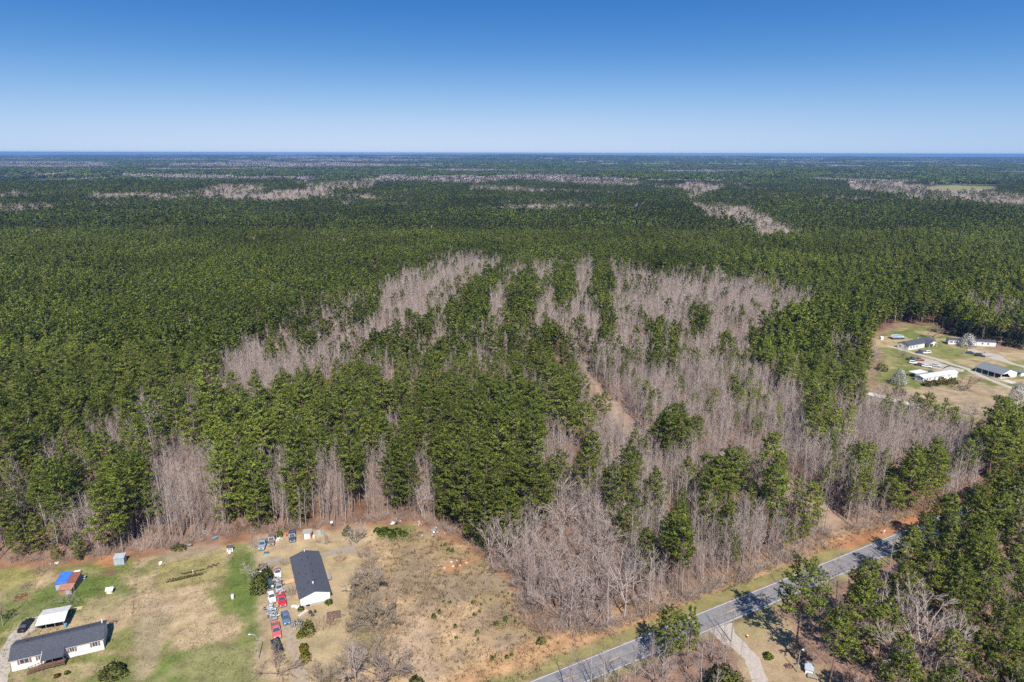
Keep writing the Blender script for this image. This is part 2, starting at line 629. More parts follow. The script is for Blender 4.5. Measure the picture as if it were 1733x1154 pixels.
def bush_mesh(seed, rx, ry, rz, mat, n=260, K=6, ln=0.30, wd=0.09, lumps=0.18, wood=True, low=0.0):
    """A leafy shrub: sprays over a lumpy dome and inside it."""
    rng = np.random.default_rng(seed)
    cen = []; ton = []
    ph = rng.uniform(0, 6.28, 4)
    for i in range(n):
        d = rng.normal(size=3); d[2] = abs(d[2]) - low
        d /= np.linalg.norm(d)
        az = math.atan2(d[1], d[0])
        lump = 1 + lumps * (math.sin(3 * az + ph[0]) * 0.5 + math.sin(5 * az + ph[1] + 4 * d[2]) * 0.5 + math.sin(7 * d[2] + ph[2]) * .4)
        r = (0.55 + 0.45 * rng.random() ** 0.4) * lump
        cen.append((d[0] * rx * r, d[1] * ry * r, max(0.05, (d[2] + low * .8) * rz * r)))
        ton.append(rng.uniform(0.8, 1.2))
    fol = tufts(rng, cen, ton, K, ln, wd)
    if wood:
        tw = thicket(seed + 1, rz * 0.9, 8, 0.02, 1, min(rx, ry))
        return foliage_mesh("crown", *fol, mat, tubes(tw, 3), M["twig_brown"])
    return foliage_mesh("crown", *fol, mat)


# variants
PINE_V = []      # near pines: (trunk mesh, crown mesh, height)
for i, (h, r, cb, cn) in enumerate([(18, 3.3, .40, .50), (19, 3.6, .36, .45), (16.5, 2.9, .42, .55), (20, 3.4, .46, .5), (17, 3.9, .30, .5), (15.5, 2.6, .34, .7), (18.5, 3.1, .5, .42)]):
    PINE_V.append((*pine_meshes(100 + i, h, r, cb, cn), h))
PINE_OPEN = []   # edge-grown pines with foliage low down
for i, (h, r, cb, cn) in enumerate([(18, 4.0, .14, .62), (20, 4.4, .2, .58), (15, 3.4, .08, .75), (22, 4.3, .34, .45)]):
    PINE_OPEN.append((*pine_meshes(140 + i, h, r, cb, cn), h))
PINE_FULL = []   # big round-crowned pines with room around them
for i, (h, r, cb, cn) in enumerate([(21, 5.0, .26, .45), (20, 4.7, .30, .40), (22, 5.2, .22, .5)]):
    PINE_FULL.append((*pine_meshes(160 + i, h, r, cb, cn), h))
POLE_V = []      # bare saplings
for i, (h, nb, tw, sp) in enumerate([(13, 28, 5, .095), (11.5, 24, 5, .11), (14.5, 30, 5, .085), (10.5, 24, 5, .12), (12.5, 30, 4, .13)]):
    POLE_V.append((*wood_meshes(*pole_tree(200 + i, h, nb, tw, sp), M["twig"], M["twig"]), h))
SPREAD_V = []    # mature bare trees
for i, (h, lb, lv, lo, wd, kd) in enumerate([(15, 5, 3, .22, .8, 5), (16, 6, 3, .15, 1.0, 5), (13, 6, 3, .12, 1.3, 5), (17, 5, 3, .3, .7, 5)]):
    SPREAD_V.append((*wood_meshes(*spread_tree(230 + i, h, lb, lv, 0.022, lo, wd, kd), M["twig"], M["twig"]), h))
# ------------------------------------------------------------------ what grows where (outlines read off the photograph)
OPEN = [  # ground without trees: the two yards with the field, the yard south of the road, the far homesteads, two grassy tracks
    [(-160, 1350), (-160, 962), (0, 962), (59, 949), (110, 948), (163, 944), (222, 934), (280, 929), (357, 911), (428, 903), (520, 897), (600, 884),
     (700, 878), (735, 890), (790, 910), (832, 947), (870, 970), (885, 1000), (906, 1055), (952, 1066), (1006, 1068), (1058, 1055), (1104, 1041),
     (1178, 1009), (1240, 987), (1295, 962), (1357, 938), (1390, 919), (1418, 893), (1451, 899), (1502, 881), (1551, 867), (1580, 880), (1535, 902),
     (1440, 947), (1335, 1014), (1256, 1047), (1195, 1071), (1040, 1130), (930, 1200), (930, 1350)],
    [(1225, 1065), (1290, 1035), (1345, 1045), (1352, 1115), (1400, 1130), (1430, 1180), (1430, 1350), (1200, 1350), (1262, 1150)],
    [(1478, 572), (1530, 552), (1600, 549), (1640, 580), (1690, 592), (1760, 590), (1860, 610), (1860, 690), (1745, 690), (1700, 700), (1640, 712),
     (1585, 690), (1545, 668), (1505, 652), (1480, 640), (1500, 610)],
    [(966, 568), (974, 568), (992, 602), (1003, 637), (1028, 668), (1056, 690), (1084, 722), (1090, 752), (1080, 756), (1052, 726), (1022, 692), (1000, 672), (987, 632)],
    [(1318, 808), (1350, 812), (1385, 842), (1432, 878), (1444, 902), (1410, 908), (1365, 875), (1330, 842)],
]
NOPINE = [(1470, 575), (1485, 560), (1530, 545), (1640, 570), (1800, 585), (1900, 600), (1900, 770), (1720, 772), (1665, 775), (1600, 772), (1500, 775), (1452, 735), (1462, 650)]
# canopy classes, painter's order: P pine, B bare saplings, X mixed, D dense dark pine, F open farm field, S scattered pine in bare
CANOPY = [
    ('S', [(300, 690), (330, 655), (380, 615), (410, 575), (500, 535), (560, 515), (640, 500), (690, 455), (775, 430), (880, 445), (1000, 440), (1060, 452),
           (1190, 462), (1310, 470), (1390, 515), (1345, 535), (1290, 562), (1275, 600), (1330, 640), (1440, 668), (1480, 700), (1560, 715), (1640, 725),
           (1665, 790), (1600, 830), (1520, 870), (1420, 900), (1350, 950), (1250, 1000), (1060, 1060), (950, 1070), (880, 980), (830, 930), (800, 860),
           (940, 830), (1000, 800), (1010, 730), (930, 650), (860, 660), (760, 660), (640, 620), (520, 640), (430, 690)]),
    ('B', [(840, 900), (880, 830), (960, 800), (1040, 830), (1070, 900), (1060, 1060), (950, 1070), (880, 980)]),
    ('X', [(600, 585), (700, 545), (790, 535), (880, 560), (960, 560), (990, 680), (935, 705), (850, 650), (740, 640), (620, 645)]),
    ('X', [(440, 570), (500, 525), (560, 505), (645, 498), (655, 520), (600, 560), (520, 590), (450, 605)]),
    # green strips and clumps through the bare stand
    ('P', [(742, 520), (775, 498), (830, 455), (885, 436), (862, 470), (838, 500), (832, 540), (805, 552), (775, 590), (748, 575)]),
    ('P', [(868, 492), (890, 455), (914, 462), (917, 500), (903, 545), (880, 575), (842, 560), (850, 520)]),
    ('P', [(934, 515), (938, 445), (975, 446), (980, 490), (962, 528), (938, 520)]),
    ('P', [(1003, 442), (1032, 446), (1042, 480), (1036, 530), (1044, 580), (1022, 592), (1014, 520), (994, 500)]),
    ('P', [(880, 572), (930, 540), (962, 556), (982, 600), (990, 650), (980, 690), (992, 730), (1015, 770), (1000, 790), (965, 750), (940, 665), (905, 630),
           (870, 640), (830, 625), (825, 595), (855, 575)]),
    ('P', [(610, 592), (650, 570), (700, 548), (735, 540), (748, 556), (735, 585), (700, 600), (640, 605)]),
    ('P', [(570, 530), (600, 520), (640, 520), (650, 532), (625, 545), (585, 555)]),
    ('P', [(475, 555), (500, 540), (530, 540), (535, 552), (500, 568)]),
    ('P', [(715, 590), (750, 570), (765, 600), (750, 640), (722, 640)]),
    ('P', [(975, 400 + 190), (990, 592), (992, 600), (980, 610)]),
    # the big stand in the middle
    ('D', [(360, 760), (378, 730), (430, 690), (520, 648), (600, 618), (655, 648), (740, 640), (800, 655), (850, 650), (910, 682), (930, 722), (925, 780), (945, 830),
           (885, 868), (830, 930), (800, 915), (740, 905), (560, 895), (440, 895), (385, 880)]),
    ('B', [(537, 768), (588, 762), (592, 860), (545, 862)]), ('B', [(614, 762), (662, 760), (668, 865), (618, 868)]), ('B', [(692, 768), (748, 772), (744, 862), (690, 860)]), ('B', [(455, 775), (498, 770), (500, 860), (462, 862)]),
    ('B', [(775, 735), (800, 740), (795, 765), (772, 760)]), ('B', [(655, 690), (675, 690), (672, 720), (655, 715)]),
    ('B', [(905, 700), (935, 690), (990, 800), (960, 815), (915, 760)]),
    # clumps east of the track
    ('P', [(1096, 545), (1120, 540), (1118, 620), (1104, 635)]), ('P', [(1130, 556), (1155, 552), (1150, 640), (1125, 640)]),
    ('P', [(1165, 520), (1192, 515), (1205, 560), (1170, 568)]), ('P', [(1215, 560), (1245, 555), (1242, 590), (1222, 592)]),
    ('P', [(1150, 640), (1168, 640), (1166, 660), (1150, 660)]), ('P', [(1100, 722), (1150, 722), (1200, 718), (1203, 742), (1165, 752), (1105, 750)]),
    ('P', [(1190, 785), (1215, 778), (1272, 785), (1275, 830), (1235, 855), (1200, 840), (1186, 812)]),
    ('P', [(1040, 805), (1062, 800), (1080, 870), (1058, 905), (1030, 840)]), ('P', [(1125, 880), (1140, 848), (1165, 860), (1165, 950), (1130, 960)]),
    ('P', [(1288, 800), (1312, 795), (1318, 860), (1290, 865)]),
    ('P', [(1365, 695), (1380, 678), (1408, 680), (1428, 728), (1420, 758), (1400, 758), (1376, 735)]),
    ('P', [(1270, 560), (1320, 530), (1385, 525), (1410, 560), (1425, 640), (1380, 650), (1330, 640), (1275, 605)]),
    ('X', [(1395, 565), (1450, 560), (1462, 610), (1440, 655), (1405, 645)]),
    ('P', [(1432, 765), (1480, 760), (1490, 815), (1450, 815)]), ('P', [(1505, 770), (1590, 745), (1605, 840), (1560, 865), (1510, 840)]),
    ('B', [(1447, 668), (1505, 660), (1560, 690), (1640, 715), (1662, 790), (1610, 800), (1590, 745), (1500, 762), (1445, 730)]),
    # west: mixed edge
    ('X', [(-200, 760), (0, 760), (60, 770), (130, 720), (190, 700), (240, 680), (300, 680), (380, 690), (375, 740), (360, 880), (240, 950), (100, 960), (-200, 960)]),
    ('B', [(238, 770), (290, 745), (360, 755), (385, 860), (370, 905), (250, 925), (190, 930), (185, 880), (250, 850)]),
    ('P', [(165, 800), (210, 780), (250, 790), (262, 850), (225, 890), (180, 880)]),
    ('B', [(225, 690), (250, 685), (262, 730), (240, 760)]), ('B', [(300, 690), (340, 680), (370, 720), (330, 740)]),
    ('B', [(150, 715), (200, 720), (205, 765), (175, 760)]), ('B', [(105, 835), (150, 830), (170, 890), (120, 900)]),
    # far bare creeks, fields
    ('B', [(340, 326), (345, 320), (380, 317), (445, 317), (455, 325), (400, 328)]), ('B', [(520, 322), (515, 314), (560, 311), (630, 308), (640, 315), (625, 322), (570, 323)]),
    ('B', [(-20, 365), (-20, 352), (60, 352), (88, 351), (110, 355), (50, 361)]), ('B', [(150, 355), (150, 351), (230, 348), (230, 352)]),
    ('B', [(625, 305), (630, 297), (700, 293), (715, 284), (760, 283), (700, 291), (700, 298), (810, 296), (850, 305), (780, 308), (700, 306)]),
    ('B', [(790, 312), (860, 293), (900, 294), (980, 298), (1040, 305), (1130, 312), (1000, 313), (930, 308), (870, 306)]),
    ('B', [(790, 325), (800, 318), (860, 318), (940, 322), (1080, 325), (1080, 329), (900, 327)]),
    ('B', [(1140, 325), (1180, 321), (1235, 328), (1175, 345), (1190, 350), (1262, 351), (1300, 364), (1340, 381), (1372, 384), (1290, 390), (1240, 372), (1190, 364), (1168, 346)]),
    ('B', [(1430, 314), (1490, 308), (1560, 318), (1620, 322), (1760, 328), (1760, 346), (1640, 339), (1560, 335), (1480, 329), (1440, 323)]),
    ('B', [(490, 310), (500, 303), (540, 300), (545, 305), (505, 314)]), ('B', [(190, 300), (200, 295), (370, 297), (450, 301), (450, 304), (300, 302)]),
    ('B', [(240, 285), (400, 268), (560, 268), (700, 272), (620, 282), (440, 284)]),
    ('B', [(550, 346), (570, 343), (610, 345), (590, 349)]), ('B', [(128, 442), (130, 437), (170, 438), (172, 444)]),
    ('X', [(1625, 515), (1655, 503), (1740, 512), (1740, 535), (1670, 538)]),
    ('F', [(1550, 313), (1600, 305), (1690, 308), (1690, 322), (1600, 326)]), ('F', [(-30, 304), (128, 298), (130, 308), (0, 314)]),
]
for i_, (k_, poly_) in enumerate(CANOPY):      # far outlines: deep enough to show over the trees in front of them
    P_ = np.array(poly_, float); c0_ = P_.mean(0)
    if P_[:, 1].max() < 395 and k_ == 'B':
        CANOPY[i_] = (k_, [tuple(q) for q in np.column_stack([P_[:, 0], c0_[1] + (P_[:, 1] - c0_[1]) * 1.4 + 1.0])])
    elif k_ == 'P' and 430 < c0_[1] < 760 and c0_[0] < 1260:
        CANOPY[i_] = (k_, [tuple(q) for q in np.column_stack([c0_[0] + (P_[:, 0] - c0_[0]) * .80, c0_[1] + (P_[:, 1] - c0_[1]) * .93])])
# the road: a straight line from the lower middle up to the right
RD_A = np.array((32.72, 137.6)); RD_D = np.array((0.8815, 0.4722)); RD_N = np.array((0.4722, -0.8815))
RD_C = RD_A + RD_N * 2.75


def road_off(x, y):
    return (x - RD_C[0]) * RD_N[0] + (y - RD_C[1]) * RD_N[1]


def classify(x, y, hc=9.0):
    """Canopy class letter and whether the ground is open, for arrays of ground points."""
    gx, gy = proj(x, y, 0.0)
    cx, cy = proj(x, y, hc + terrain(x, y))
    cx = cx + (vnoise(x, y, 9.0, 61) - .5) * 20 * np.clip(260 / np.maximum(y, 150), 0, 1)
    cy = cy + (vnoise(x, y, 11.0, 62) - .5) * 16 * np.clip(260 / np.maximum(y, 150), 0, 1)
    cls = np.full(x.shape, 'P', dtype='<U1')
    for k, poly in CANOPY:
        cls[inside(poly, cx, cy)] = k
    opn = np.zeros(x.shape, bool)
    for poly in OPEN:
        opn |= inside(poly, gx, gy)
    opn |= np.abs(road_off(x, y)) < 4.6
    # south of the road: mixed wood
    south = (road_off(x, y) > 4.6) & (y < 600) & (x > 5)
    cls[south & ~opn] = 'Y'
    return cls, opn


def field_points(rng, y0, y1, sp, margin=1.12, xlim=None):
    """Jittered points over the part of the ground the camera (and a camera a step aside) can see."""
    out = []
    tan = 866.5 / FPX * margin
    y = y0
    row = 0
    while y < y1:
        hw = tan * (y * CP + CAM_H * SP) + 12
        n = int(2 * hw / sp)
        xs = -hw + (np.arange(n) + 0.5 * (row % 2)) * sp + rng.normal(size=n) * sp * 0.24
        ys = y + rng.normal(size=n) * sp * 0.24
        out.append(np.stack([xs, ys], 1))
        y += sp * 0.87
        row += 1
    return np.concatenate(out)


# ------------------------------------------------------------------ ground
def axis_vals(a, b, step, lo, hi, g=1.22):
    v = list(np.arange(a, b + 1e-6, step))
    s = step; x = b
    while x < hi:
        s *= g; x += s; v.append(min(x, hi))
    s = step; x = a; pre = []
    while x > lo:
        s *= g; x -= s; pre.append(max(x, lo))
    return np.array(pre[::-1] + v)


gx = axis_vals(-142, 300, 1.3, -26000, 26000)
gy = axis_vals(92, 470, 1.3, -1500, 26000, 1.10)
GX, GY = np.meshgrid(gx, gy)
xs = GX.ravel(); ys = GY.ravel()
zs = terrain(xs, ys)
pxs, pys = proj(xs, ys, 0.0)
n1 = vnoise(xs, ys, 14.0, 11); n2 = vnoise(xs, ys, 4.5, 12); n3 = vnoise(xs, ys, 1.9, 13)
nn = 0.5 * n1 + 0.3 * n2 + 0.2 * n3
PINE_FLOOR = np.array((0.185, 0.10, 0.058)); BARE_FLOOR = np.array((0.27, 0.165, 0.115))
TAN = np.array((0.43, 0.315, 0.185)); TAN2 = np.array((0.34, 0.24, 0.135)); GREEN = np.array((0.175, 0.185, 0.055)); LUSH = np.array((0.115, 0.165, 0.035))
CLAY = np.array((0.42, 0.20, 0.095)); LEAFRED = np.array((0.33, 0.175, 0.10)); DIRT = np.array((0.40, 0.29, 0.20))
cls, opn = classify(xs, ys, 6.0)
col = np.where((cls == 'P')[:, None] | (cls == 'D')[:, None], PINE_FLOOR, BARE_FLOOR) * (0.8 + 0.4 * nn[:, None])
farpine = smooth(1200, 3000, ys)[:, None]
col = col * (1 - farpine) + np.where((cls == 'B')[:, None], np.array((0.22, 0.19, 0.18)), np.array((0.040, 0.062, 0.026))) * farpine
col[cls == 'F'] = (0.28, 0.27, 0.10)


def paint(poly, c, feather=14.0, amount=1.0, ragged=0.0):
    """Blend a ground colour into an outline (photo pixels on the ground plane), with a ragged edge."""
    global col
    P_ = np.array(poly, float)
    lo = P_.min(0) - feather * 2; hi = P_.max(0) + feather * 2
    sel = np.where((pxs > lo[0]) & (pxs < hi[0]) & (pys > lo[1]) & (pys < hi[1]) & (ys > 20))[0]
    if not len(sel): return
    x = pxs[sel]; y = pys[sel]
    d = np.full(x.shape, 1e9)
    for i in range(len(poly)):
        a = P_[i]; b = P_[(i + 1) % len(poly)]
        ab = b - a
        t = np.clip(((x - a[0]) * ab[0] + (y - a[1]) * ab[1]) / max(ab.dot(ab), 1e-6), 0, 1)
        d = np.minimum(d, np.hypot(x - a[0] - t * ab[0], (y - a[1] - t * ab[1]) * 1.6))
    d = np.where(inside(poly, x, y), d, -d)
    w = smooth(-feather, feather, d + (nn[sel] - 0.5) * ragged * feather * 4)[:, None] * amount
    cc = np.asarray(c)
    if cc.ndim == 2: cc = cc[sel]
    col[sel] = col[sel] * (1 - w) + cc * w


g_mix = smooth(0.42, 0.60, nn)[:, None]
lawn = TAN * (1 - g_mix) + GREEN * g_mix
lawn = lawn * (0.88 + 0.24 * n3[:, None])
field = (np.array((.44, .305, .175)) * (0.82 + 0.3 * n2[:, None] + .16 * n3[:, None])) * (1 - smooth(.55, .75, n1)[:, None] * .35) + GREEN * smooth(.55, .75, n1)[:, None] * .12
paint(OPEN[0], LEAFRED * 0.9, 16, 1, .8)
paint([(-200, 1400), (-200, 972), (60, 966), (160, 956), (230, 948), (330, 928), (430, 918), (600, 905), (640, 905), (640, 1180), (620, 1400)], lawn, 10, 1, .5)
paint([(560, 1400), (575, 1120), (600, 960), (625, 895), (700, 892), (780, 925), (850, 965), (872, 1000), (895, 1060), (960, 1085), (1050, 1075), (900, 1145), (840, 1400)], field, 10, 1, .5)
paint([(430, 905), (620, 892), (630, 960), (600, 1100), (520, 1180), (450, 1160), (440, 1000)], TAN * .98, 10, .75, .6)
for poly, c, am in [
    ([(90, 985), (200, 975), (235, 1000), (200, 1035), (120, 1045), (60, 1060), (30, 1050), (70, 1010)], LUSH, .75), ([(392, 920), (424, 920), (436, 1010), (440, 1100), (400, 1040), (385, 980)], LUSH, .75),
    ([(250, 1154), (290, 1110), (360, 1085), (430, 1090), (450, 1200), (250, 1220)], LUSH * 1.05, .6), ([(0, 1010), (30, 985), (60, 1000), (40, 1060), (-20, 1080)], LUSH, .6),
    ([(0, 970), (60, 962), (70, 985), (0, 1005), (-60, 1000)], (0.30, 0.26, 0.09), .8),
    ([(228, 1060), (250, 1000), (300, 1030), (260, 1140), (232, 1154)], DIRT * 1.05, .6), ([(300, 1020), (350, 1000), (385, 1060), (340, 1085), (290, 1060)], TAN * 1.08, .75),
    ([(150, 1015), (215, 1005), (225, 1060), (170, 1080), (130, 1060)], TAN * .95, .6),
    ([(166, 955), (180, 942), (192, 940), (195, 955), (185, 962)], CLAY, .9), ([(175, 972), (190, 965), (200, 968), (188, 976)], (0.22, 0.12, 0.08), .8),
    ([(30, 1013), (48, 1005), (52, 1014), (36, 1020)], CLAY * .9, .8), ([(262, 1003), (268, 940), (380, 925), (385, 970), (375, 985), (320, 995)], (0.30, 0.255, 0.10), .85),
    ([(290, 928), (375, 918), (378, 935), (275, 955)], DIRT * .9, .75),
    ([(745, 960), (800, 943), (805, 950), (760, 970)], CLAY * 1.05, .85), ([(690, 1030), (740, 1060), (760, 1154), (730, 1250), (690, 1154), (670, 1080)], DIRT * 1.12, .75),
    ([(835, 940), (880, 975), (890, 1010), (870, 1000), (840, 965)], LEAFRED, .9), ([(635, 890), (698, 890), (694, 912), (640, 912)], LUSH * 1.1, .6),
    ([(600, 1050), (650, 1080), (650, 1130), (590, 1130)], LUSH, .4), ([(455, 905), (560, 900), (570, 925), (450, 940)], TAN * 1.05, .8)]:
    paint(poly, c, 5, am, .8)
for bx_, by_, br_ in ((690, 985, 26), (760, 1000, 30), (720, 1030, 22), (800, 1060, 26), (775, 1110, 24), (840, 1040, 20), (700, 950, 18), (830, 985, 18), (660, 1000, 16), (735, 1075, 18), (860, 1090, 22)):
    paint([(bx_ + br_ * math.cos(q_) * 1.3, by_ + br_ * math.sin(q_) * .8) for q_ in np.linspace(0, 6.28, 9)[:-1]], (0.255, 0.195, 0.14), 9, .6, 1.4)
for poly_, c_p, am_ in (([(260, 1003), (266, 940), (271, 940), (266, 1004)], (0.25, .185, .12), .8), ([(266, 941), (378, 919), (379, 923), (267, 946)], (0.24, .18, .12), .7), ([(262, 1006), (384, 980), (385, 975), (262, 1000)], (0.20, .165, .07), .6),
                        ([(229, 1010), (236, 950), (239, 950), (233, 1100), (228, 1154)], (0.27, .21, .13), .7), ([(244, 1154), (255, 1040), (259, 1040), (250, 1154)], (0.37, .28, .18), .7), ([(283, 983), (350, 966), (351, 969), (284, 987)], (0.16, .12, .08), .8),
                        ([(440, 1130), (447, 1010), (455, 960), (463, 960), (456, 1080), (452, 1154)], (0.27, .20, .13), .6)):
    paint(poly_, c_p, 2.2, am_, .5)
# road verges
s_ = road_off(xs, ys)
t_ = (xs - RD_C[0]) * RD_D[0] + (ys - RD_C[1]) * RD_D[1]
for lo, hi, c, fe in [(-13, -6.5, (0.46, 0.275, 0.14), 2.0), (-7.0, -3, (0.25, 0.215, 0.085), 1.0), (3, 5.0, (0.27, 0.23, 0.10), 1.0)]:
    w = (smooth(lo - fe, lo + fe, s_ + (n2 - .5) * 3) * (1 - smooth(hi - fe * .5, hi + fe * .5, s_ + (n3 - .5) * 1.5)) * ((t_ > -60) & (t_ < 104) & (ys < 600)))[:, None]
    col = col * (1 - w) + np.array(c) * (0.85 + .3 * n3[:, None]) * w
paint([(1395, 925), (1450, 900), (1500, 884), (1555, 868), (1640, 830), (1580, 885), (1540, 893), (1440, 930)], LEAFRED * np.array((1.2, 1.02, .9)), 8, .95, .5)
paint(OPEN[3], (0.38, 0.26, 0.175), 8, .8, .7)
paint(OPEN[4], (0.42, 0.29, 0.195), 8, .8, .4)
paint(OPEN[1], TAN * .92, 8, .9, .5)
paint([(1232, 1062), (1290, 1038), (1320, 1045), (1300, 1080), (1250, 1085)], (0.27, 0.24, 0.10), 6, .5, .6)
paint(NOPINE, np.array((.30, .215, .13)), 8, .8, .8)
paint(OPEN[2], lawn * np.array((.92, .95, .9)), 6, 1, .3)
for poly, c, am in [([(1570, 575), (1640, 590), (1660, 605), (1600, 608), (1540, 600)], (0.20, 0.20, 0.06), .8), ([(1680, 605), (1800, 610), (1800, 640), (1720, 625)], (0.20, 0.20, 0.06), .8),
                    ([(1560, 655), (1660, 650), (1730, 665), (1680, 710), (1620, 700), (1570, 670)], (0.36, 0.26, 0.17), .8), ([(1500, 580), (1520, 600), (1500, 640), (1485, 620)], (0.22, 0.21, 0.07), .6)]:
    paint(poly, c, 5, am, .6)
nxg, nyg = len(gx), len(gy)
idx = np.arange(nxg * nyg).reshape(nyg, nxg)
quads = np.stack([idx[:-1, :-1], idx[:-1, 1:], idx[1:, 1:], idx[1:, :-1]], -1).reshape(-1, 4)
gm = bpy.data.meshes.new("ground")
gm.vertices.add(len(xs)); gm.vertices.foreach_set("co", np.stack([xs, ys, zs], 1).astype(np.float32).ravel())
gm.loops.add(quads.size); gm.loops.foreach_set("vertex_index", quads.ravel().astype(np.int32))
gm.polygons.add(len(quads)); gm.polygons.foreach_set("loop_start", np.arange(0, quads.size, 4, dtype=np.int32))
gm.polygons.foreach_set("loop_total", np.full(len(quads), 4, np.int32))
gm.update(calc_edges=True)
at = gm.attributes.new("soil", 'FLOAT_COLOR', 'POINT')
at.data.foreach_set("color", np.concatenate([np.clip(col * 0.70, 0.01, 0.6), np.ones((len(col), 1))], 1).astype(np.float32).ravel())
gmat = bpy.data.materials.new("earth_and_grass")
gmat.use_nodes = True
n = gmat.node_tree.nodes; l = gmat.node_tree.links
b = n["Principled BSDF"]; b.inputs["Roughness"].default_value = 0.95; b.inputs["Specular IOR Level"].default_value = 0.1
a_ = n.new("ShaderNodeAttribute"); a_.attribute_name = "soil"
geo = n.new("ShaderNodeNewGeometry")
no1 = n.new("ShaderNodeTexNoise"); no1.inputs["Scale"].default_value = 1.7; no1.inputs["Detail"].default_value = 6; no1.inputs["Roughness"].default_value = 0.7
no2 = n.new("ShaderNodeTexNoise"); no2.inputs["Scale"].default_value = 0.25; no2.inputs["Detail"].default_value = 4
l.new(geo.outputs["Position"], no1.inputs["Vector"]); l.new(geo.outputs["Position"], no2.inputs["Vector"])
ad = n.new("ShaderNodeMath"); ad.operation = 'ADD'; l.new(no1.outputs["Fac"], ad.inputs[0]); l.new(no2.outputs["Fac"], ad.inputs[1])
mr = n.new("ShaderNodeMapRange"); mr.inputs[1].default_value = 0.7; mr.inputs[2].default_value = 1.3; mr.inputs[3].default_value = 0.62; mr.inputs[4].default_value = 1.32
l.new(ad.outputs[0], mr.inputs[0])
sc = n.new("ShaderNodeVectorMath"); sc.operation = 'SCALE'
l.new(a_.outputs["Color"], sc.inputs[0]); l.new(mr.outputs[0], sc.inputs["Scale"]); l.new(sc.outputs[0], b.inputs["Base Color"])
bm = n.new("ShaderNodeBump"); bm.inputs["Strength"].default_value = 0.6; bm.inputs["Distance"].default_value = 0.15
l.new(no1.outputs["Fac"], bm.inputs["Height"]); l.new(bm.outputs[0], b.inputs["Normal"])
gm.materials.append(gmat)
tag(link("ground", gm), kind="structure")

# ------------------------------------------------------------------ road, markings, driveways
M["asphalt"] = pmat("asphalt", (0.185, 0.174, 0.172), (0.125, 0.119, 0.120), 0.5, 0.9, detail=8, stretch=(1, 1, 1))
M["line_white"] = pmat("white_road_paint", (0.48, 0.46, 0.44), (0.34, 0.32, 0.31), 2.5)
M["line_yellow"] = pmat("yellow_road_paint", (0.52, 0.29, 0.06), (0.38, 0.21, 0.07), 2.5)
M["gravel"] = pmat("pale_gravel", (0.36, 0.315, 0.275), (0.26, 0.22, 0.18), 1.4, 0.95, detail=9, bump=.3)
M["dirt_track"] = pmat("bare_track_soil", (0.30, 0.235, 0.165), (0.20, 0.15, 0.10), 1.0, 0.95, detail=9, bump=.3)


def strip(name, pts, widths, z, mat, wob=0.0, seed=0, kind="structure", skirt=0.0):
    """A ribbon laid on the ground along a line of points, with an uneven edge."""
    rng = np.random.default_rng(seed)
    P_ = [np.array(p, float) for p in pts]
    dense = []; wd = []
    for i in range(len(P_) - 1):
        L = np.linalg.norm(P_[i + 1] - P_[i]); k = max(1, int(L / 1.2)) if wob else 1
        for j in range(k):
            u = j / k
            dense.append(P_[i] * (1 - u) + P_[i + 1] * u); wd.append(widths[i] * (1 - u) + widths[i + 1] * u)
    dense.append(P_[-1]); wd.append(widths[-1])
    v = []
    for i, p in enumerate(dense):
        d = dense[min(i + 1, len(dense) - 1)] - dense[max(i - 1, 0)]
        d /= np.linalg.norm(d); nrm = np.array((-d[1], d[0]))
        wl = wd[i] / 2 + rng.normal() * wob; wr = wd[i] / 2 + rng.normal() * wob
        v += [(*(p + nrm * wl), z), (*(p - nrm * wr), z)]
    f = [(2 * i, 2 * i + 1, 2 * i + 3, 2 * i + 2) for i in range(len(dense) - 1)]
    o = link(name, mesh_from(name, v, f, [mat]))
    return tag(o, kind=kind)


def rp(t, s=0.0):
    p = RD_C + RD_D * t + RD_N * s
    return (p[0], p[1])


strip("road", [rp(-140), rp(0), rp(420)], [6.3, 6.3, 6.3], 0.012, M["asphalt"], 0.05, 1)
strip("road_edge_line", [rp(-140, -2.75), rp(420, -2.75)], [.17, .17], 0.017, M["line_white"])
strip("road_edge_line", [rp(-140, 2.75), rp(420, 2.75)], [.17, .17], 0.017, M["line_white"])
dv = []; df = []
t0 = (np.array(W(1240, 1033)) - RD_C).dot(RD_D)
for k in range(-9, 14):
    t = t0 + 12.0 * k
    bb = len(dv)
    for tt in (t - 1.5, t + 1.5):
        for ss in (-.08, .08):
            dv.append((*rp(tt, ss), 0.017))
    df.append((bb, bb + 1, bb + 3, bb + 2))
tag(link("road_centre_dashes", mesh_from("road_centre_dashes", dv, df, [M["line_yellow"]])), kind="structure")
strip("road_passing_line", [rp(t0 + 62, -.28), rp(t0 + 250, -.28)], [.13, .13], 0.017, M["line_yellow"])

strip("gravel_driveway", [W(1217, 1058), W(1232, 1075), W(1250, 1090), W(1275, 1115), W(1288, 1154), W(1290, 1260)], [7.0, 5.2, 4.0, 3.3, 3.2, 3.2], 0.008, M["gravel"], .18, 3)
strip("gravel_driveway", [W(110, 1035), W(55, 1058), W(30, 1080), W(12, 1105), W(2, 1154), W(-5, 1250)], [4.0, 5.0, 3.6, 3.0, 2.8, 2.8], 0.008, M["gravel"], .18, 4)
strip("dirt_driveway", [W(486, 985), W(487, 1030), W(492, 1075), W(503, 1110), W(510, 1154), W(520, 1260)], [2.2, 2.6, 3.0, 2.7, 2.6, 2.6], 0.008, M["dirt_track"], .22, 5)


def c6(x, y, h=0.0):
    return W(1433 + x * .208, 480 + y * .208, h)


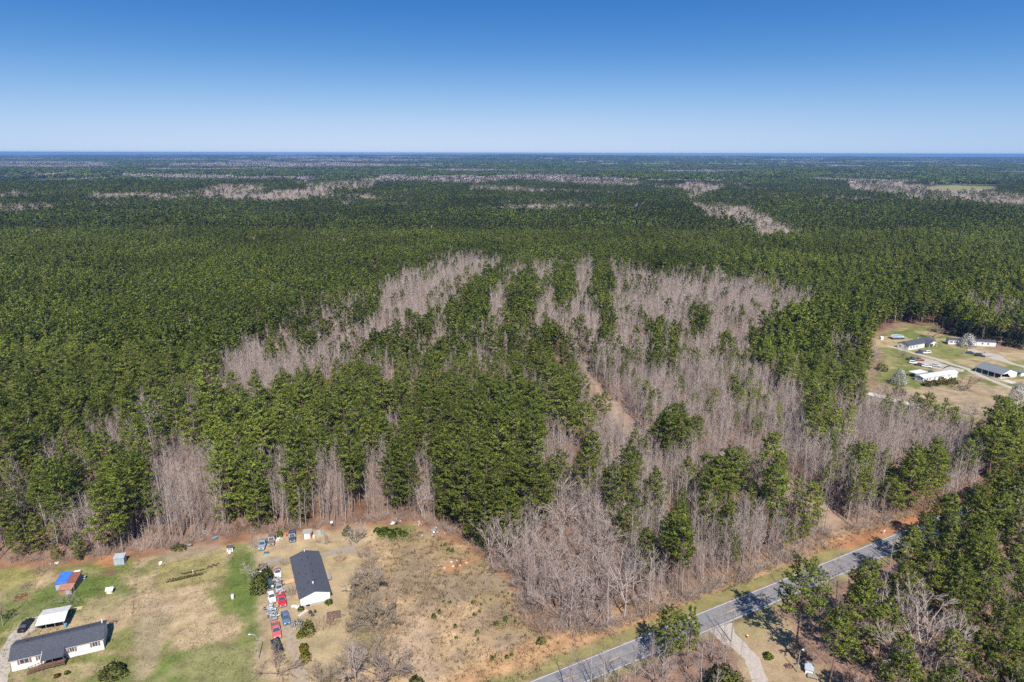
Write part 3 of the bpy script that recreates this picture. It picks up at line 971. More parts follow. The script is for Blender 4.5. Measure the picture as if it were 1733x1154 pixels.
strip("gravel_driveway", [c6(330, 498), c6(420, 520), c6(560, 562), c6(720, 600), c6(850, 645), c6(980, 682), c6(1080, 735), c6(1200, 785), c6(1330, 835), c6(1600, 930)], [3, 3, 3.2, 3.2, 3.2, 3.4, 4.2, 3.2, 3.2, 3.2], 0.008, M["gravel"], .2, 6)
strip("gravel_lot", [c6(560, 600), c6(680, 640), c6(800, 680), c6(960, 700)], [9, 14, 12, 5], 0.012, M["gravel"], .5, 7)
strip("gravel_driveway", [c6(1020, 525), c6(1080, 560), c6(1180, 580), c6(1260, 610), c6(1360, 645), c6(1460, 670), c6(1700, 720)], [5, 9, 13, 6, 3.4, 3.2, 3.2], 0.008, M["gravel"], .25, 8)
# ------------------------------------------------------------------ haze over the whole place
hz = MB().box(0, 12250, (CAM_H + 6 - 30) / 2, 53000, 28500, CAM_H + 6 + 30)
hm = bpy.data.materials.new("haze_air")
hm.use_nodes = True
hm.node_tree.nodes.clear()
ho = hm.node_tree.nodes.new("ShaderNodeOutputMaterial")
hv = hm.node_tree.nodes.new("ShaderNodeVolumePrincipled")
hv.inputs["Color"].default_value = (0.13, 0.29, 0.62, 1)
hv.inputs["Density"].default_value = 0.000065
hv.inputs["Anisotropy"].default_value = 0.0
hm.node_tree.links.new(hv.outputs[0], ho.inputs["Volume"])
haze = tag(hz.build("haze", hm), kind="stuff")

# ------------------------------------------------------------------ instanced masses (only what is past counting)
def library(name, meshes):
    """Unlinked source objects for a mass."""
    coll = bpy.data.collections.new(name)
    for i, me in enumerate(meshes):
        o = bpy.data.objects.new(f"{name}_source_{i:02d}", me)
        coll.objects.link(o)
    return coll


def mass(name, coll, pts, rz, sc, vi):
    n_ = len(pts)
    me = bpy.data.meshes.new(name)
    me.vertices.add(n_)
    me.vertices.foreach_set("co", np.asarray(pts, np.float32).ravel())
    for nm, ty, key, data in (("turn", 'FLOAT', "value", rz), ("size", 'FLOAT_VECTOR', "vector", sc), ("pick", 'INT', "value", vi)):
        a = me.attributes.new(nm, ty, 'POINT')
        a.data.foreach_set(key, np.asarray(data, np.int32 if ty == 'INT' else np.float32).ravel())
    o = link(name, me)
    tag(o, kind="stuff")
    ng = bpy.data.node_groups.new(name, 'GeometryNodeTree')
    ng.interface.new_socket("Geometry", in_out='INPUT', socket_type='NodeSocketGeometry')
    ng.interface.new_socket("Geometry", in_out='OUTPUT', socket_type='NodeSocketGeometry')
    N = ng.nodes
    gi = N.new("NodeGroupInput"); go = N.new("NodeGroupOutput")
    ci = N.new("GeometryNodeCollectionInfo"); ci.inputs["Collection"].default_value = coll
    ci.inputs["Separate Children"].default_value = True; ci.inputs["Reset Children"].default_value = True
    ip = N.new("GeometryNodeInstanceOnPoints"); ip.inputs["Pick Instance"].default_value = True
    at1 = N.new("GeometryNodeInputNamedAttribute"); at1.data_type = 'FLOAT'; at1.inputs["Name"].default_value = "turn"
    at2 = N.new("GeometryNodeInputNamedAttribute"); at2.data_type = 'FLOAT_VECTOR'; at2.inputs["Name"].default_value = "size"
    at3 = N.new("GeometryNodeInputNamedAttribute"); at3.data_type = 'INT'; at3.inputs["Name"].default_value = "pick"
    cx = N.new("ShaderNodeCombineXYZ")
    e2r = N.new("FunctionNodeEulerToRotation")
    L = ng.links.new
    L(gi.outputs[0], ip.inputs["Points"]); L(ci.outputs[0], ip.inputs["Instance"])
    L(at1.outputs["Attribute"], cx.inputs["Z"]); L(cx.outputs[0], e2r.inputs[0]); L(e2r.outputs[0], ip.inputs["Rotation"])
    L(at2.outputs["Attribute"], ip.inputs["Scale"]); L(at3.outputs["Attribute"], ip.inputs["Instance Index"])
    L(ip.outputs[0], go.inputs[0])
    md = o.modifiers.new("spread", 'NODES')
    md.node_group = ng
    return o


def pine_one(seed, h, r, cb, cn, lod):
    fol, wood = pine_parts(seed, h, r, cb, lod, cn)
    return foliage_mesh("pine", *fol, M["pine_leaf_mid" if lod == 1 else "pine_leaf_far"], wood, M["pine_bark"])


LIB_PINE0 = library("pine_near", [foliage_mesh("pine", *pine_parts(300 + i, h, r, cb, 0, cn)[0], M["pine_leaf"], pine_parts(300 + i, h, r, cb, 0, cn)[1], M["pine_bark"])
                                  for i, (h, r, cb, cn) in enumerate([(18, 3.2, .40, .5), (17, 3.5, .38, .45), (19, 3.0, .45, .6), (16, 2.8, .40, .6), (18, 3.7, .33, .5)])])
LIB_PINE1 = library("pine_mid", [pine_one(320 + i, h, r, cb, cn, 1) for i, (h, r, cb, cn) in enumerate([(17, 3.0, .42, .5), (16, 3.3, .38, .45), (18, 2.9, .45, .6), (15, 2.6, .40, .65), (17, 3.4, .35, .5)])])
LIB_PINE2 = library("pine_far", [pine_one(340 + i, h, r, cb, cn, 2) for i, (h, r, cb, cn) in enumerate([(17, 3.3, .45, .5), (16, 3.7, .42, .45), (18, 3.2, .48, .6), (16, 3.0, .45, .55)])])
LIB_BARE0 = library("bare_near", [wood_one("bare", *pole_tree(400 + i, h, nb, tw, sp, .018), M["twig"]) for i, (h, nb, tw, sp) in enumerate([(12.5, 24, 4, .10), (11, 22, 4, .115), (13.5, 26, 4, .09), (10, 20, 5, .13)])])
LIB_BARE1 = library("bare_mid", [wood_one("bare", *pole_tree(420 + i, h, nb, tw, sp, .034, .3, 1.1), M["twig"]) for i, (h, nb, tw, sp) in enumerate([(11.5, 16, 3, .11), (10.5, 14, 3, .12), (12.5, 16, 3, .10)])])
LIB_BARE2 = library("bare_far", [wood_one("bare", *spread_tree(440 + i, h, 6, 1, .11, .25, .8, 7), M["twig"]) for i, h in enumerate([15, 17, 14])])
LIB_BRUSH = library("brush", [mesh_from("brush", *tubes(thicket(460 + i, h, nn_, .022, 4, wd)), [M["twig_brown"] if i < 3 else M["twig"]]) for i, (h, nn_, wd) in enumerate([(2.2, 16, 1.4), (1.5, 14, 1.2), (3.0, 18, 1.5), (4.0, 16, 1.4)])])


def patch_mesh(seed, size, n_, mat, h, r, k):
    """A block of distant crowns, each a few leaf-clump faces."""
    rng = np.random.default_rng(seed)
    cen = []; ton = []
    for i in range(n_):
        x, y = rng.uniform(-size / 2, size / 2, 2)
        hh = h * rng.uniform(.75, 1.15); tn = rng.uniform(.75, 1.2)
        for j in range(3):
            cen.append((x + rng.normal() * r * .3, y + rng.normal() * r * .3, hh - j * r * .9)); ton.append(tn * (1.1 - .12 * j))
    return foliage_mesh("patch", *tufts(rng, cen, ton, k, r * 1.5, r * .75), mat)


LIB_PATCH = library("far_patch", [patch_mesh(500 + i, 64, 95, M["pine_leaf_far"], 16, 3.4, 3) for i in range(3)])
M["far_twig"] = leaf_mat("far_bare_twigs", (0.33, 0.29, 0.27), (0.41, 0.36, 0.335))
LIB_BPATCH = library("far_bare_patch", [patch_mesh(520 + i, 64, 70, M["far_twig"], 12, 2.6, 3) for i in range(2)])

# ---- hand-placed pines along the road and in the near corner: (crown centre in the photo, height)
placed = []      # x, y kept clear of scattered trees
HAND_PINES = [(1459, 1030, 22), (1462, 992, 20), (1538, 930, 19), (1527, 992, 17), (1573, 975, 20), (1608, 925, 20), (1622, 995, 20), (1671, 972, 20), (1663, 910, 19), (1671, 1020, 18), (1703, 1104, 19),
              (1690, 876, 20), (1717, 958, 19), (1728, 1020, 18), (1597, 870, 18), (1683, 730, 22), (1718, 716, 21), (1695, 765, 20), (1651, 816, 19), (1697, 822, 20), (1723, 803, 20), (1608, 868, 19),
              (1651, 856, 19), (1694, 868, 19), (1547, 800, 21), (1123, 1056, 15), (1172, 1062, 16), (1418, 1080, 20), (1500, 1050, 17), (1565, 905, 17), (1635, 770, 18), (1640, 905, 18), (1725, 900, 18), (1700, 836, 19), (1722, 842, 20), (1738, 815, 20), (1690, 808, 18),
               (1500, 686, 15), (1551, 684, 15), (1574, 686, 16), (1599, 694, 16), (1584, 704, 15), (1525, 694, 14), (1612, 708, 15), (130, 918, 9), (62, 893, 13), (30, 905, 12), (92, 930, 6)]
hand = []
for (px, py, h) in HAND_PINES:
    x, y = W(px, py, h * 0.66)
    o_ = road_off(x, y)
    if abs(o_) < 7.2:
        s0 = 7.4 if o_ >= 0 else -7.4
        x += RD_N[0] * (s0 - o_); y += RD_N[1] * (s0 - o_)
    hand.append((x, y, h)); placed.append((x, y))
HX, HY = W(1345, 1112)
placed.append((HX, HY))

rng = np.random.default_rng(77)


def clear_of(p, r):
    q = np.array(placed)
    ok = np.ones(len(p), bool)
    for a in q:
        ok &= np.hypot(p[:, 0] - a[0], p[:, 1] - a[1]) > r
    return ok


SPOT = [W(1470, 1080), W(1560, 1130), W(1225, 1175)]      # room for the big bare tree and the round evergreen
def band(p):
    """Crooked creek bands of bare trees in the far forest."""
    v_ = .55 * vnoise(p[:, 0] / 2.6 + p[:, 1] * .25, p[:, 1], 190.0, 51) + .45 * vnoise(p[:, 0] / 1.8, p[:, 1], 70.0, 52)
    return (p[:, 1] > 1150) & (v_ > .685)


# ---- pines: near and middle distance
allp = []
for y0, y1, sp, lodn in ((92, 330, 5.1, 0), (330, 900, 4.5, 1), (900, 2500, 6.6, 2)):
    p = field_points(rng, y0, y1, sp)
    c_, o_ = classify(p[:, 0], p[:, 1], 11.0)
    c_[(c_ == 'P') & band(p)] = 'B'
    dens = vnoise(p[:, 0], p[:, 1], 26.0, 21)
    u = rng.random(len(p)); g0_, g1_ = proj(p[:, 0], p[:, 1], 0.0)
    keep = (c_ == 'P') & (u < np.where(dens < .22, .6, .96) * np.where((g1_ > 470) & (g0_ > 430) & (g0_ < 1320), .72, 1.0)) | (c_ == 'D') & (u < np.where(vnoise(p[:, 0], p[:, 1], 9.0, 23) < .40, .38, .95)) | (c_ == 'S') & (u < np.where(dens > .66, .32, .095)) | (c_ == 'B') & (lodn == 2) & (u < np.where(dens > .6, .2, .04)) | (c_ == 'X') & (u < np.where(dens > .5, .52, .14)) | (c_ == 'Y') & (u < .40)
    keep &= ~o_
    g0, g1 = proj(p[:, 0], p[:, 1], 0.0)
    ro_ = road_off(p[:, 0], p[:, 1])
    keep &= ~inside(NOPINE, g0, g1) & ~((c_ == 'Y') & ((ro_ < np.where(p[:, 1] > 225, 5.5, 11)) | (g0 < 1500)))
    p = p[keep]; c_ = c_[keep]
    if lodn == 0:
        k = clear_of(p, 3.6)
        for sx, sy in SPOT:
            k &= np.hypot(p[:, 0] - sx, p[:, 1] - sy) > 8.5
        p = p[k]; c_ = c_[k]
    s = rng.normal(1.0, .16, len(p)).clip(.6, 1.4)
    s = np.where(c_ == 'D', s * .97, np.where(c_ == 'S', s * .74, s * .90)) * (.86 + .3 * vnoise(p[:, 0], p[:, 1], 60.0, 24))
    if lodn == 2: s *= 1.25
    allp.append((p, s, c_, lodn))
# ---- bare saplings
allb = []
for y0, y1, sp, lodn in ((92, 330, 2.35, 0), (330, 760, 2.7, 1), (760, 2500, 6.0, 2)):
    p = field_points(rng, y0, y1, sp)
    c_, o_ = classify(p[:, 0], p[:, 1], 7.0)
    c_[(c_ == 'P') & band(p)] = 'B'
    u = rng.random(len(p)); dens = vnoise(p[:, 0], p[:, 1], 17.0, 31)
    pr = np.where(c_ == 'B', .90, np.where(c_ == 'S', .92, np.where(c_ == 'X', .48, np.where(c_ == 'Y', .16, np.where(c_ == 'D', .17, np.where(c_ == 'P', np.where(lodn == 2, .02, .022), 0))))))
    gap = vnoise(p[:, 0], p[:, 1], 13.0, 33)
    pr = np.where((gap < .2) & (lodn < 2), pr * .35, pr)
    keep = (u < pr) & ~o_
    p = p[keep]; c_ = c_[keep]
    if lodn == 0:
        k = clear_of(p, 1.5)
        for sx, sy in SPOT: k &= np.hypot(p[:, 0] - sx, p[:, 1] - sy) > 3.5
        p = p[k]; c_ = c_[k]
    dens = vnoise(p[:, 0], p[:, 1], 17.0, 31)
    s = rng.normal(.93, .19, len(p)).clip(.45, 1.45) * (.82 + .36 * dens)
    allb.append((p, s, c_, lodn))
# bigger, spreading bare trees stand at the front of the wood by the field
px_, py_ = proj(allb[0][0][:, 0], allb[0][0][:, 1], 6.0)
front_poly = [(850, 930), (880, 850), (960, 810), (1040, 850), (1075, 930), (1060, 1060), (950, 1075), (880, 990)]
front = inside(front_poly, px_, py_)
fp = allb[0][0][front]
keepf = np.ones(len(allb[0][0]), bool)
idxf = np.where(front)[0]
chosen = []
for i in idxf[rng.permutation(len(idxf))]:
    q = allb[0][0][i]
    if all(np.hypot(*(q - allb[0][0][j])) > 5.6 for j in chosen):
        chosen.append(i)
chosen_xy = allb[0][0][chosen]
thin = idxf[rng.random(len(idxf)) < .45]
keepf[thin] = False; keepf[chosen] = False
allb[0] = (allb[0][0][keepf], allb[0][1][keepf], allb[0][2][keepf], 0)

# ---- which of them are objects: the ones that show largest
def in_frame(p, z, m=0):
    a, b_ = proj(p[:, 0], p[:, 1], z)
    return (a > 6 - m) & (a < 1727 + m) & (b_ > 0) & (b_ < 1146 + m)


def largest(p, s, h, n_):
    vis = in_frame(p, h * .6)
    d = np.sqrt(p[:, 0] ** 2 + p[:, 1] ** 2 + CAM_H ** 2)
    score = np.where(vis, s / d, -1)
    o = np.argsort(-score)[:n_]
    m = np.zeros(len(p), bool); m[o] = True
    return m & vis


N_PINE_SCATTER, N_BARE_SCATTER = 255, 262
mp = largest(allp[0][0], allp[0][1], 16, N_PINE_SCATTER)
mb = largest(allb[0][0], allb[0][1], 12, N_BARE_SCATTER)


def finish(name, coll, sets, nvar, wobble=.12):
    P_ = np.concatenate([a[0] for a in sets]); S_ = np.concatenate([a[1] for a in sets])
    z = terrain(P_[:, 0], P_[:, 1])
    n_ = len(P_)
    sv = np.stack([S_ * rng.normal(1, wobble, n_).clip(.7, 1.35), S_ * rng.normal(1, wobble, n_).clip(.7, 1.35), S_], 1)
    mass(name, coll, np.column_stack([P_, z - .03]), rng.uniform(0, 6.283, n_), sv, rng.integers(0, nvar, n_))


finish("pine_woods", LIB_PINE0, [(allp[0][0][~mp], allp[0][1][~mp])], 5)
finish("middle_pine_woods", LIB_PINE1, [allp[1]], 5)
finish("far_pine_woods", LIB_PINE2, [allp[2]], 4)
finish("bare_woods", LIB_BARE0, [(allb[0][0][~mb], allb[0][1][~mb])], 4)
finish("middle_bare_woods", LIB_BARE1, [allb[1]], 3)
finish("far_bare_woods", LIB_BARE2, [allb[2]], 3)
# brush under the bare trees and along the wood's edge
p = field_points(rng, 92, 420, 3.0)
c_, o_ = classify(p[:, 0], p[:, 1], 3.0)
u = rng.random(len(p))
p = p[~o_ & (u < np.where(np.isin(c_, ['S', 'B', 'X', 'Y']), .75, .40))]
finish("undergrowth", LIB_BRUSH, [(p, rng.normal(.95, .25, len(p)).clip(.4, 1.6))], 4, .2)
ring_ = []
for (ax_, ay_), (bx_, by_) in zip(OPEN[0][2:34], OPEN[0][3:35]):
    A_ = np.array(W(ax_, ay_)); B_ = np.array(W(bx_, by_)); L_ = np.hypot(*(B_ - A_))
    for k in range(int(L_ / .62)):
        ring_.append(A_ + (B_ - A_) * rng.random() + rng.normal(size=2) * np.array((.9, 1.1)) + np.array((0, .3)))
ring_ = np.array(ring_); ring_ = ring_[np.abs(road_off(ring_[:, 0], ring_[:, 1])) > 7]
big_ = []
for (ax_, ay_), (bx_, by_) in zip(OPEN[0][15:26], OPEN[0][16:27]):
    A_ = np.array(W(ax_, ay_ + 3)); B_ = np.array(W(bx_, by_ + 3)); L_ = np.hypot(*(B_ - A_))
    for k in range(int(L_ / .55)):
        big_.append(A_ + (B_ - A_) * rng.random() + rng.normal(size=2) * 1.3)
big_ = np.array(big_); big_ = big_[np.abs(road_off(big_[:, 0], big_[:, 1])) > 7.5]
finish("edge_brush", LIB_BRUSH, [(ring_, rng.normal(.72, .25, len(ring_)).clip(.3, 1.4)), (big_, rng.normal(1.1, .3, len(big_)).clip(.5, 1.8))], 4, .2)
# distant forest as blocks of crowns
blocks = [[], []]
for y0, y1, step, sc_ in ((2500, 5200, 62, 1.0), (5200, 9500, 124, 2.0), (9500, 21000, 250, 4.0)):
    p = field_points(rng, y0, y1, step, 1.08)
    cx_, cy_ = proj(p[:, 0], p[:, 1], 12.0 + terrain(p[:, 0], p[:, 1]))
    c_ = np.full(len(p), 'P', dtype='<U1')
    for k, poly in CANOPY: c_[inside(poly, cx_, cy_)] = k
    nb = .6 * vnoise(p[:, 0] / 2.5, p[:, 1], 420.0, 41) + .4 * vnoise(p[:, 0] / 2.0, p[:, 1], 170.0, 42)
    c_[(c_ == 'B') & (p[:, 1] > 3600) & (nb < .50)] = 'P'
    bare = (c_ == 'B') | ((c_ == 'P') & (nb > .62 - .000006 * p[:, 1]))
    for j, sel in ((0, (c_ == 'P') & ~bare), (1, bare)):
        blocks[j].append((p[sel], np.full(sel.sum(), sc_)))
for j, (nm, lib, nv) in enumerate((("distant_pine_forest", LIB_PATCH, 3), ("distant_bare_forest", LIB_BPATCH, 2))):
    P_ = np.concatenate([a[0] for a in blocks[j]]); S_ = np.concatenate([a[1] for a in blocks[j]])
    z = terrain(P_[:, 0], P_[:, 1])
    mass(nm, lib, np.column_stack([P_, z]), rng.integers(0, 4, len(P_)) * math.pi / 2, np.stack([S_ * 1.02, S_ * 1.02, np.where(S_ > 1, 1.15, 1.0)], 1), rng.integers(0, nv, len(P_)))

# ------------------------------------------------------------------ single trees
def tree(name, label, cat, trunk_me, crown_me, x, y, s, rz, group=None, sz=None):
    t = thing(name, label, cat, x, y, float(terrain(x, y)), rz, group)
    t.scale = (s, s, sz or s)
    link("trunk", trunk_me, t); link("crown", crown_me, t)
    return t


def pine_label(x, y, cl):
    px, py = proj(x, y, 12.0)
    off = road_off(x, y)
    if cl == 'Y' or off > 4: return "green pine in the roadside wood across the road from the bare saplings", "pines in the roadside wood"
    if cl == 'D': 
        nm = [w for lim, w in ((445, "the chicken coop"), (500, "the grey blue and brown pickups"), (548, "the orange red shed"), (625, "the satellite dish"), (735, "the green bramble patch"), (2000, "the white rubbish dump")) if px < lim][0]
        row = "in the front rank above" if py > 800 else "a few rows back above" if py > 740 else "deep in the stand above"
        return f"tall green pine {row} {nm}", f"central stand pines {row} {nm}"
    if px < 420 and py > 600: return "pine in the mixed wood behind the shed with a blue tarp", "pines behind the tarp covered shed"
    if px > 1330: return "pine clumped among bare trees between the trailer homes and the road", "pines near the trailer homes"
    if cl == 'S': return "lone green pine standing among the pale bare saplings", "single pines among bare saplings"
    return "green pine clumped in a strip through the pale bare saplings", "pine strips in the bare stand"


def bare_label(x, y, cl):
    px, py = proj(x, y, 6.0)
    if road_off(x, y) > 4: return "bare grey sapling in the roadside wood below the pines", "saplings in the roadside wood"
    if px < 420: return "slender pale sapling in the bare grove behind the vegetable garden", "saplings behind the garden"
    if px < 830: return "bare trunk showing between the pines behind the long dark roofed house", "bare trees between the pines"
    if px < 1090: return "slender bare sapling behind the spreading grey trees beside the field", "saplings beside the field"
    if px < 1420:
        nm = [w for lim, w in ((1150, "the leaning white barked tree"), (1230, "the gravel drive mouth"), (1320, "the tall single pine"), (2000, "the full crowned roadside pines")) if px < lim][0]
        row = "on the verge" if py > 930 else "deeper in the stand"
        return f"slender bare sapling {row} across the road from {nm}", f"saplings {row} across from {nm}"
    return "slender bare sapling beyond the grassy track by the road bend", "saplings beyond the grassy track"


for i in np.where(mp)[0]:
    x, y = allp[0][0][i]; cl = allp[0][2][i]
    gx_, gy_ = proj(x, y, 0.0)
    edge = cl in 'SX' or (cl == 'D' and gy_ > 868)
    tm, cm, h = (PINE_OPEN if edge else PINE_V)[rng.integers(0, 4 if edge else 7)]
    lb, gp = pine_label(x, y, cl)
    tree("pine_tree", lb, "pine tree", tm, cm, x, y, allp[0][1][i], rng.uniform(0, 6.28), gp)
HAND_LABEL = ["broad pine beside the road pole, fullest crown behind the doghouse", "pine rising close to the road edge behind the roadside lamp pine"]
for j, (x, y, h) in enumerate(hand):
    tm, cm, hh = PINE_FULL[j % 3] if (px > 1400 and py > 860 and h >= 17) else (PINE_OPEN[j % 3] if j in (0, 24, 10) or j >= 44 else PINE_V[j % 7])
    if j == 24: lb, gp = "broad dark pine standing alone of its kind at the road bend", None
    elif j == 0: lb, gp = "full crowned pine next to the tall single pine by the driveway", None
    elif j == 10: lb, gp = "large low branched pine beside the big bare tree in the roadside wood", None
    elif j == 25: lb, gp = "smaller pine overhanging the road shoulder, the farther from the driveway mouth of two", None
    elif j == 26: lb, gp = "smaller pine overhanging the road shoulder, the one closer to the driveway mouth", None
    elif 37 <= j <= 43: lb, gp = "short green pine in the clump just below the cream mobile home", "pines below the cream mobile home"
    elif j >= 44: lb, gp = ["bushy yellow green pine at the wood's edge beside the tarp shed", "bushy pine in the corner wood above the tan lawn, second from the tarp shed", "bushy pine in the corner wood farthest from the tarp shed", "smallest bushy pine above the bramble mass behind the tarp shed"][j - 44], None
    elif j in (15, 16, 17, 20, 30): lb, gp = "tall pine in the row between the road and the white blossoming tree", "pines by the blossoming tree"
    else: lb, gp = "green pine in the roadside wood across the road from the bare saplings", "pines in the roadside wood"
    tree("pine_tree", lb, "pine tree", tm, cm, x, y, h / hh, rng.uniform(0, 6.28), gp)
big = pine_meshes(900, 24, 5.0, .48, .36)
tree("pine_tree", "tall single pine with a bare lower trunk by the driveway, its shadow crossing the road", "pine tree", *big, HX, HY, 1.0, 2.0)
for i in np.where(mb)[0]:
    x, y = allb[0][0][i]
    lb, gp = bare_label(x, y, allb[0][2][i])
    tm, cm, h = POLE_V[rng.integers(0, 5)]
    tree("bare_tree", lb, "bare tree", tm, cm, x, y, allb[0][1][i], rng.uniform(0, 6.28), gp)
for x, y in chosen_xy:
    tm, cm, h = SPREAD_V[rng.integers(0, 4)]
    tree("bare_tree", "spreading grey bare tree in the round grove between the field and the road", "bare tree", tm, cm, x, y, rng.uniform(.7, .95), rng.uniform(0, 6.28), "spreading trees beside the field")
print("counts", len(hand), mp.sum(), mb.sum(), len(chosen_xy), [len(a[0]) for a in allp], [len(a[0]) for a in allb])
# ------------------------------------------------------------------ buildings
M["siding_white"] = pmat("white_siding", (0.62, 0.60, 0.57), (0.52, 0.50, 0.47), 1.2, 0.6)
M["siding_cream"] = pmat("cream_siding", (0.50, 0.47, 0.41), (0.42, 0.38, 0.32), 1.2, 0.7)
M["skirt"] = pmat("grey_skirting", (0.36, 0.33, 0.30), (0.27, 0.24, 0.21), 2.0)
M["shingle"] = pmat("charcoal_shingles", (0.062, 0.066, 0.082), (0.036, 0.039, 0.050), 2.6, 0.9, detail=9, bump=.3)
M["shingle_grey"] = pmat("grey_shingles", (0.15, 0.16, 0.17), (0.095, 0.10, 0.11), 2.2, 0.9, detail=9)
M["metal_white"] = pmat("white_metal_sheet", (0.56, 0.55, 0.53), (0.48, 0.46, 0.44), .8, 0.45)
M["metal_grey"] = pmat("galvanised_sheet", (0.36, 0.40, 0.43), (0.26, 0.30, 0.33), 1.5, 0.5, .2)
M["rust"] = pmat("rusty_sheet", (0.22, 0.075, 0.045), (0.12, 0.05, 0.04), 1.6, 0.85, detail=8)
M["rust_light"] = pmat("orange_rust_sheet", (0.34, 0.15, 0.085), (0.20, 0.11, 0.08), 1.3, 0.85, detail=8)
M["tarp_blue"] = pmat("blue_tarpaulin", (0.03, 0.14, 0.55), (0.03, 0.10, 0.42), 1.2, 0.45, bump=.4)
M["wood_grey"] = pmat("weathered_wood", (0.27, 0.245, 0.22), (0.18, 0.16, 0.14), 3.0, .9, detail=8)
M["wood_brown"] = pmat("brown_wood", (0.145, 0.085, 0.062), (0.09, 0.055, 0.042), 3.0, .85)
M["wood_new"] = pmat("raw_lumber", (0.46, 0.32, 0.18), (0.38, 0.25, 0.13), 3.0, .8)
M["glass"] = pmat("window_glass", (0.05, 0.06, 0.075), (0.035, 0.042, 0.05), 1.0, .08, spec=.6)
M["shutter"] = pmat("brown_shutter", (0.20, 0.115, 0.095), (0.16, 0.09, 0.075), 2.0)
M["trim"] = pmat("white_trim", (0.62, 0.62, 0.60), (0.56, 0.56, 0.54), 2.0, .5)
M["dark"] = pmat("dark_opening", (0.022, 0.021, 0.020), (0.015, 0.015, 0.015), 1.0)
M["concrete"] = pmat("pale_concrete", (0.42, 0.38, 0.33), (0.34, 0.30, 0.26), 1.0, .9, detail=7)
M["plastic_white"] = pmat("white_plastic", (0.62, 0.62, 0.61), (0.54, 0.54, 0.52), 2.0, .4)
M["plastic_blue"] = pmat("blue_plastic", (0.10, 0.30, 0.42), (0.08, 0.24, 0.34), 2.0, .4)
M["black"] = pmat("black_plastic", (0.022, 0.023, 0.026), (0.014, 0.015, 0.017), 2.0, .5)
M["steel"] = pmat("grey_steel", (0.34, 0.35, 0.36), (0.26, 0.27, 0.28), 2.0, .45, .3)
M["water"] = pmat("pool_water", (0.10, 0.40, 0.52), (0.07, 0.33, 0.46), .6, .05, spec=.6)
M["flower"] = leaf_mat("pink_flowers", (0.42, 0.12, 0.20), (0.40, 0.22, 0.26))


def ext_x(mb, prof, x0, x1):
    """Extrude a (y, z) outline along local x."""
    return mb.loft([[(x, y, z) for y, z in prof] for x in (x0, x1)])


def window(root, x, y, z, w, h, face, shutters=False, mat_frame=None):
    """A framed pane on the wall; face is the wall's outward angle."""
    fr = MB()
    for dx, dz, sx, sz in ((0, h / 2, w + .12, .08), (0, -h / 2, w + .12, .08), (-w / 2, 0, .08, h), (w / 2, 0, .08, h), (0, 0, .05, h)):
        fr.box(dx, -.03, dz, sx, .07, sz)
    f = fr.build("window", mat_frame or M["trim"], root, loc=(x, y, z)); f.rotation_euler = (0, 0, face + math.pi / 2)
    MB().box(0, -.005, 0, w, .03, h).build("pane", M["glass"], f)
    if shutters:
        for s in (-1, 1):
            MB().box(s * (w / 2 + .25), -.03, 0, .38, .05, h + .06).build("shutter", M["shutter"], f)
    return f


def door(root, x, y, face, mat, w=.95, h=2.05, z0=.75):
    d = MB().box(0, -.03, z0 + h / 2, w, .08, h).build("door", mat, root, loc=(x, y, 0)); d.rotation_euler = (0, 0, face + math.pi / 2)
    MB().box(w * .35, -.10, z0 + h * .48, .06, .07, .12).build("handle", M["steel"], d)
    return d


def gable_house(root, L, Wd, h, rise, wall, roof, over=.3, skirt=True):
    """Walls with gable ends, a two-slope roof, skirting; ridge along local x."""
    w = MB()
    ext_x(w, [(-Wd / 2, 0), (Wd / 2, 0), (Wd / 2, h), (0, h + rise - .02), (-Wd / 2, h)], -L / 2, L / 2)
    w.build("wall", wall, root)
    k = rise / (Wd / 2); yo = Wd / 2 + over; ze = h - over * k
    r = MB()
    ext_x(r, [(-yo, ze + .02), (0, h + rise + .02), (yo, ze + .02), (yo, ze + .16), (0, h + rise + .17), (-yo, ze + .16)], -L / 2 - over, L / 2 + over)
    ro = r.build("roof", roof, root)
    fa = MB()
    ext_x(fa, [(-yo - .02, ze - .06), (-yo + .02, ze - .06), (-yo + .02, ze + .01), (-yo - .02, ze + .01)], -L / 2 - over, L / 2 + over)
    fa.build("fascia", M["trim"], root)
    MB().box(0, 0, h + rise + .18, L + 2 * over, .30, .05).build("ridge_cap", roof, ro)
    if skirt:
        s = MB()
        for x, y, sx, sy in ((0, -Wd / 2 - .02, L + .08, .04), (0, Wd / 2 + .02, L + .08, .04), (-L / 2 - .02, 0, .04, Wd), (L / 2 + .02, 0, .04, Wd)):
            s.box(x, y, .33, sx, sy, .64)
        s.build("skirting", skirt if not isinstance(skirt, bool) else M["skirt"], root)
    return ro


def vents(ro, Wd, h, rise, spots, L):
    for x, yf in spots:
        z = h + rise * (1 - abs(yf)) + .17
        MB().bar((x, yf * Wd / 2, z - .1), (x, yf * Wd / 2, z + .38), .09, 8).build("roof_vent", M["black"], ro)


HALF = math.pi / 2
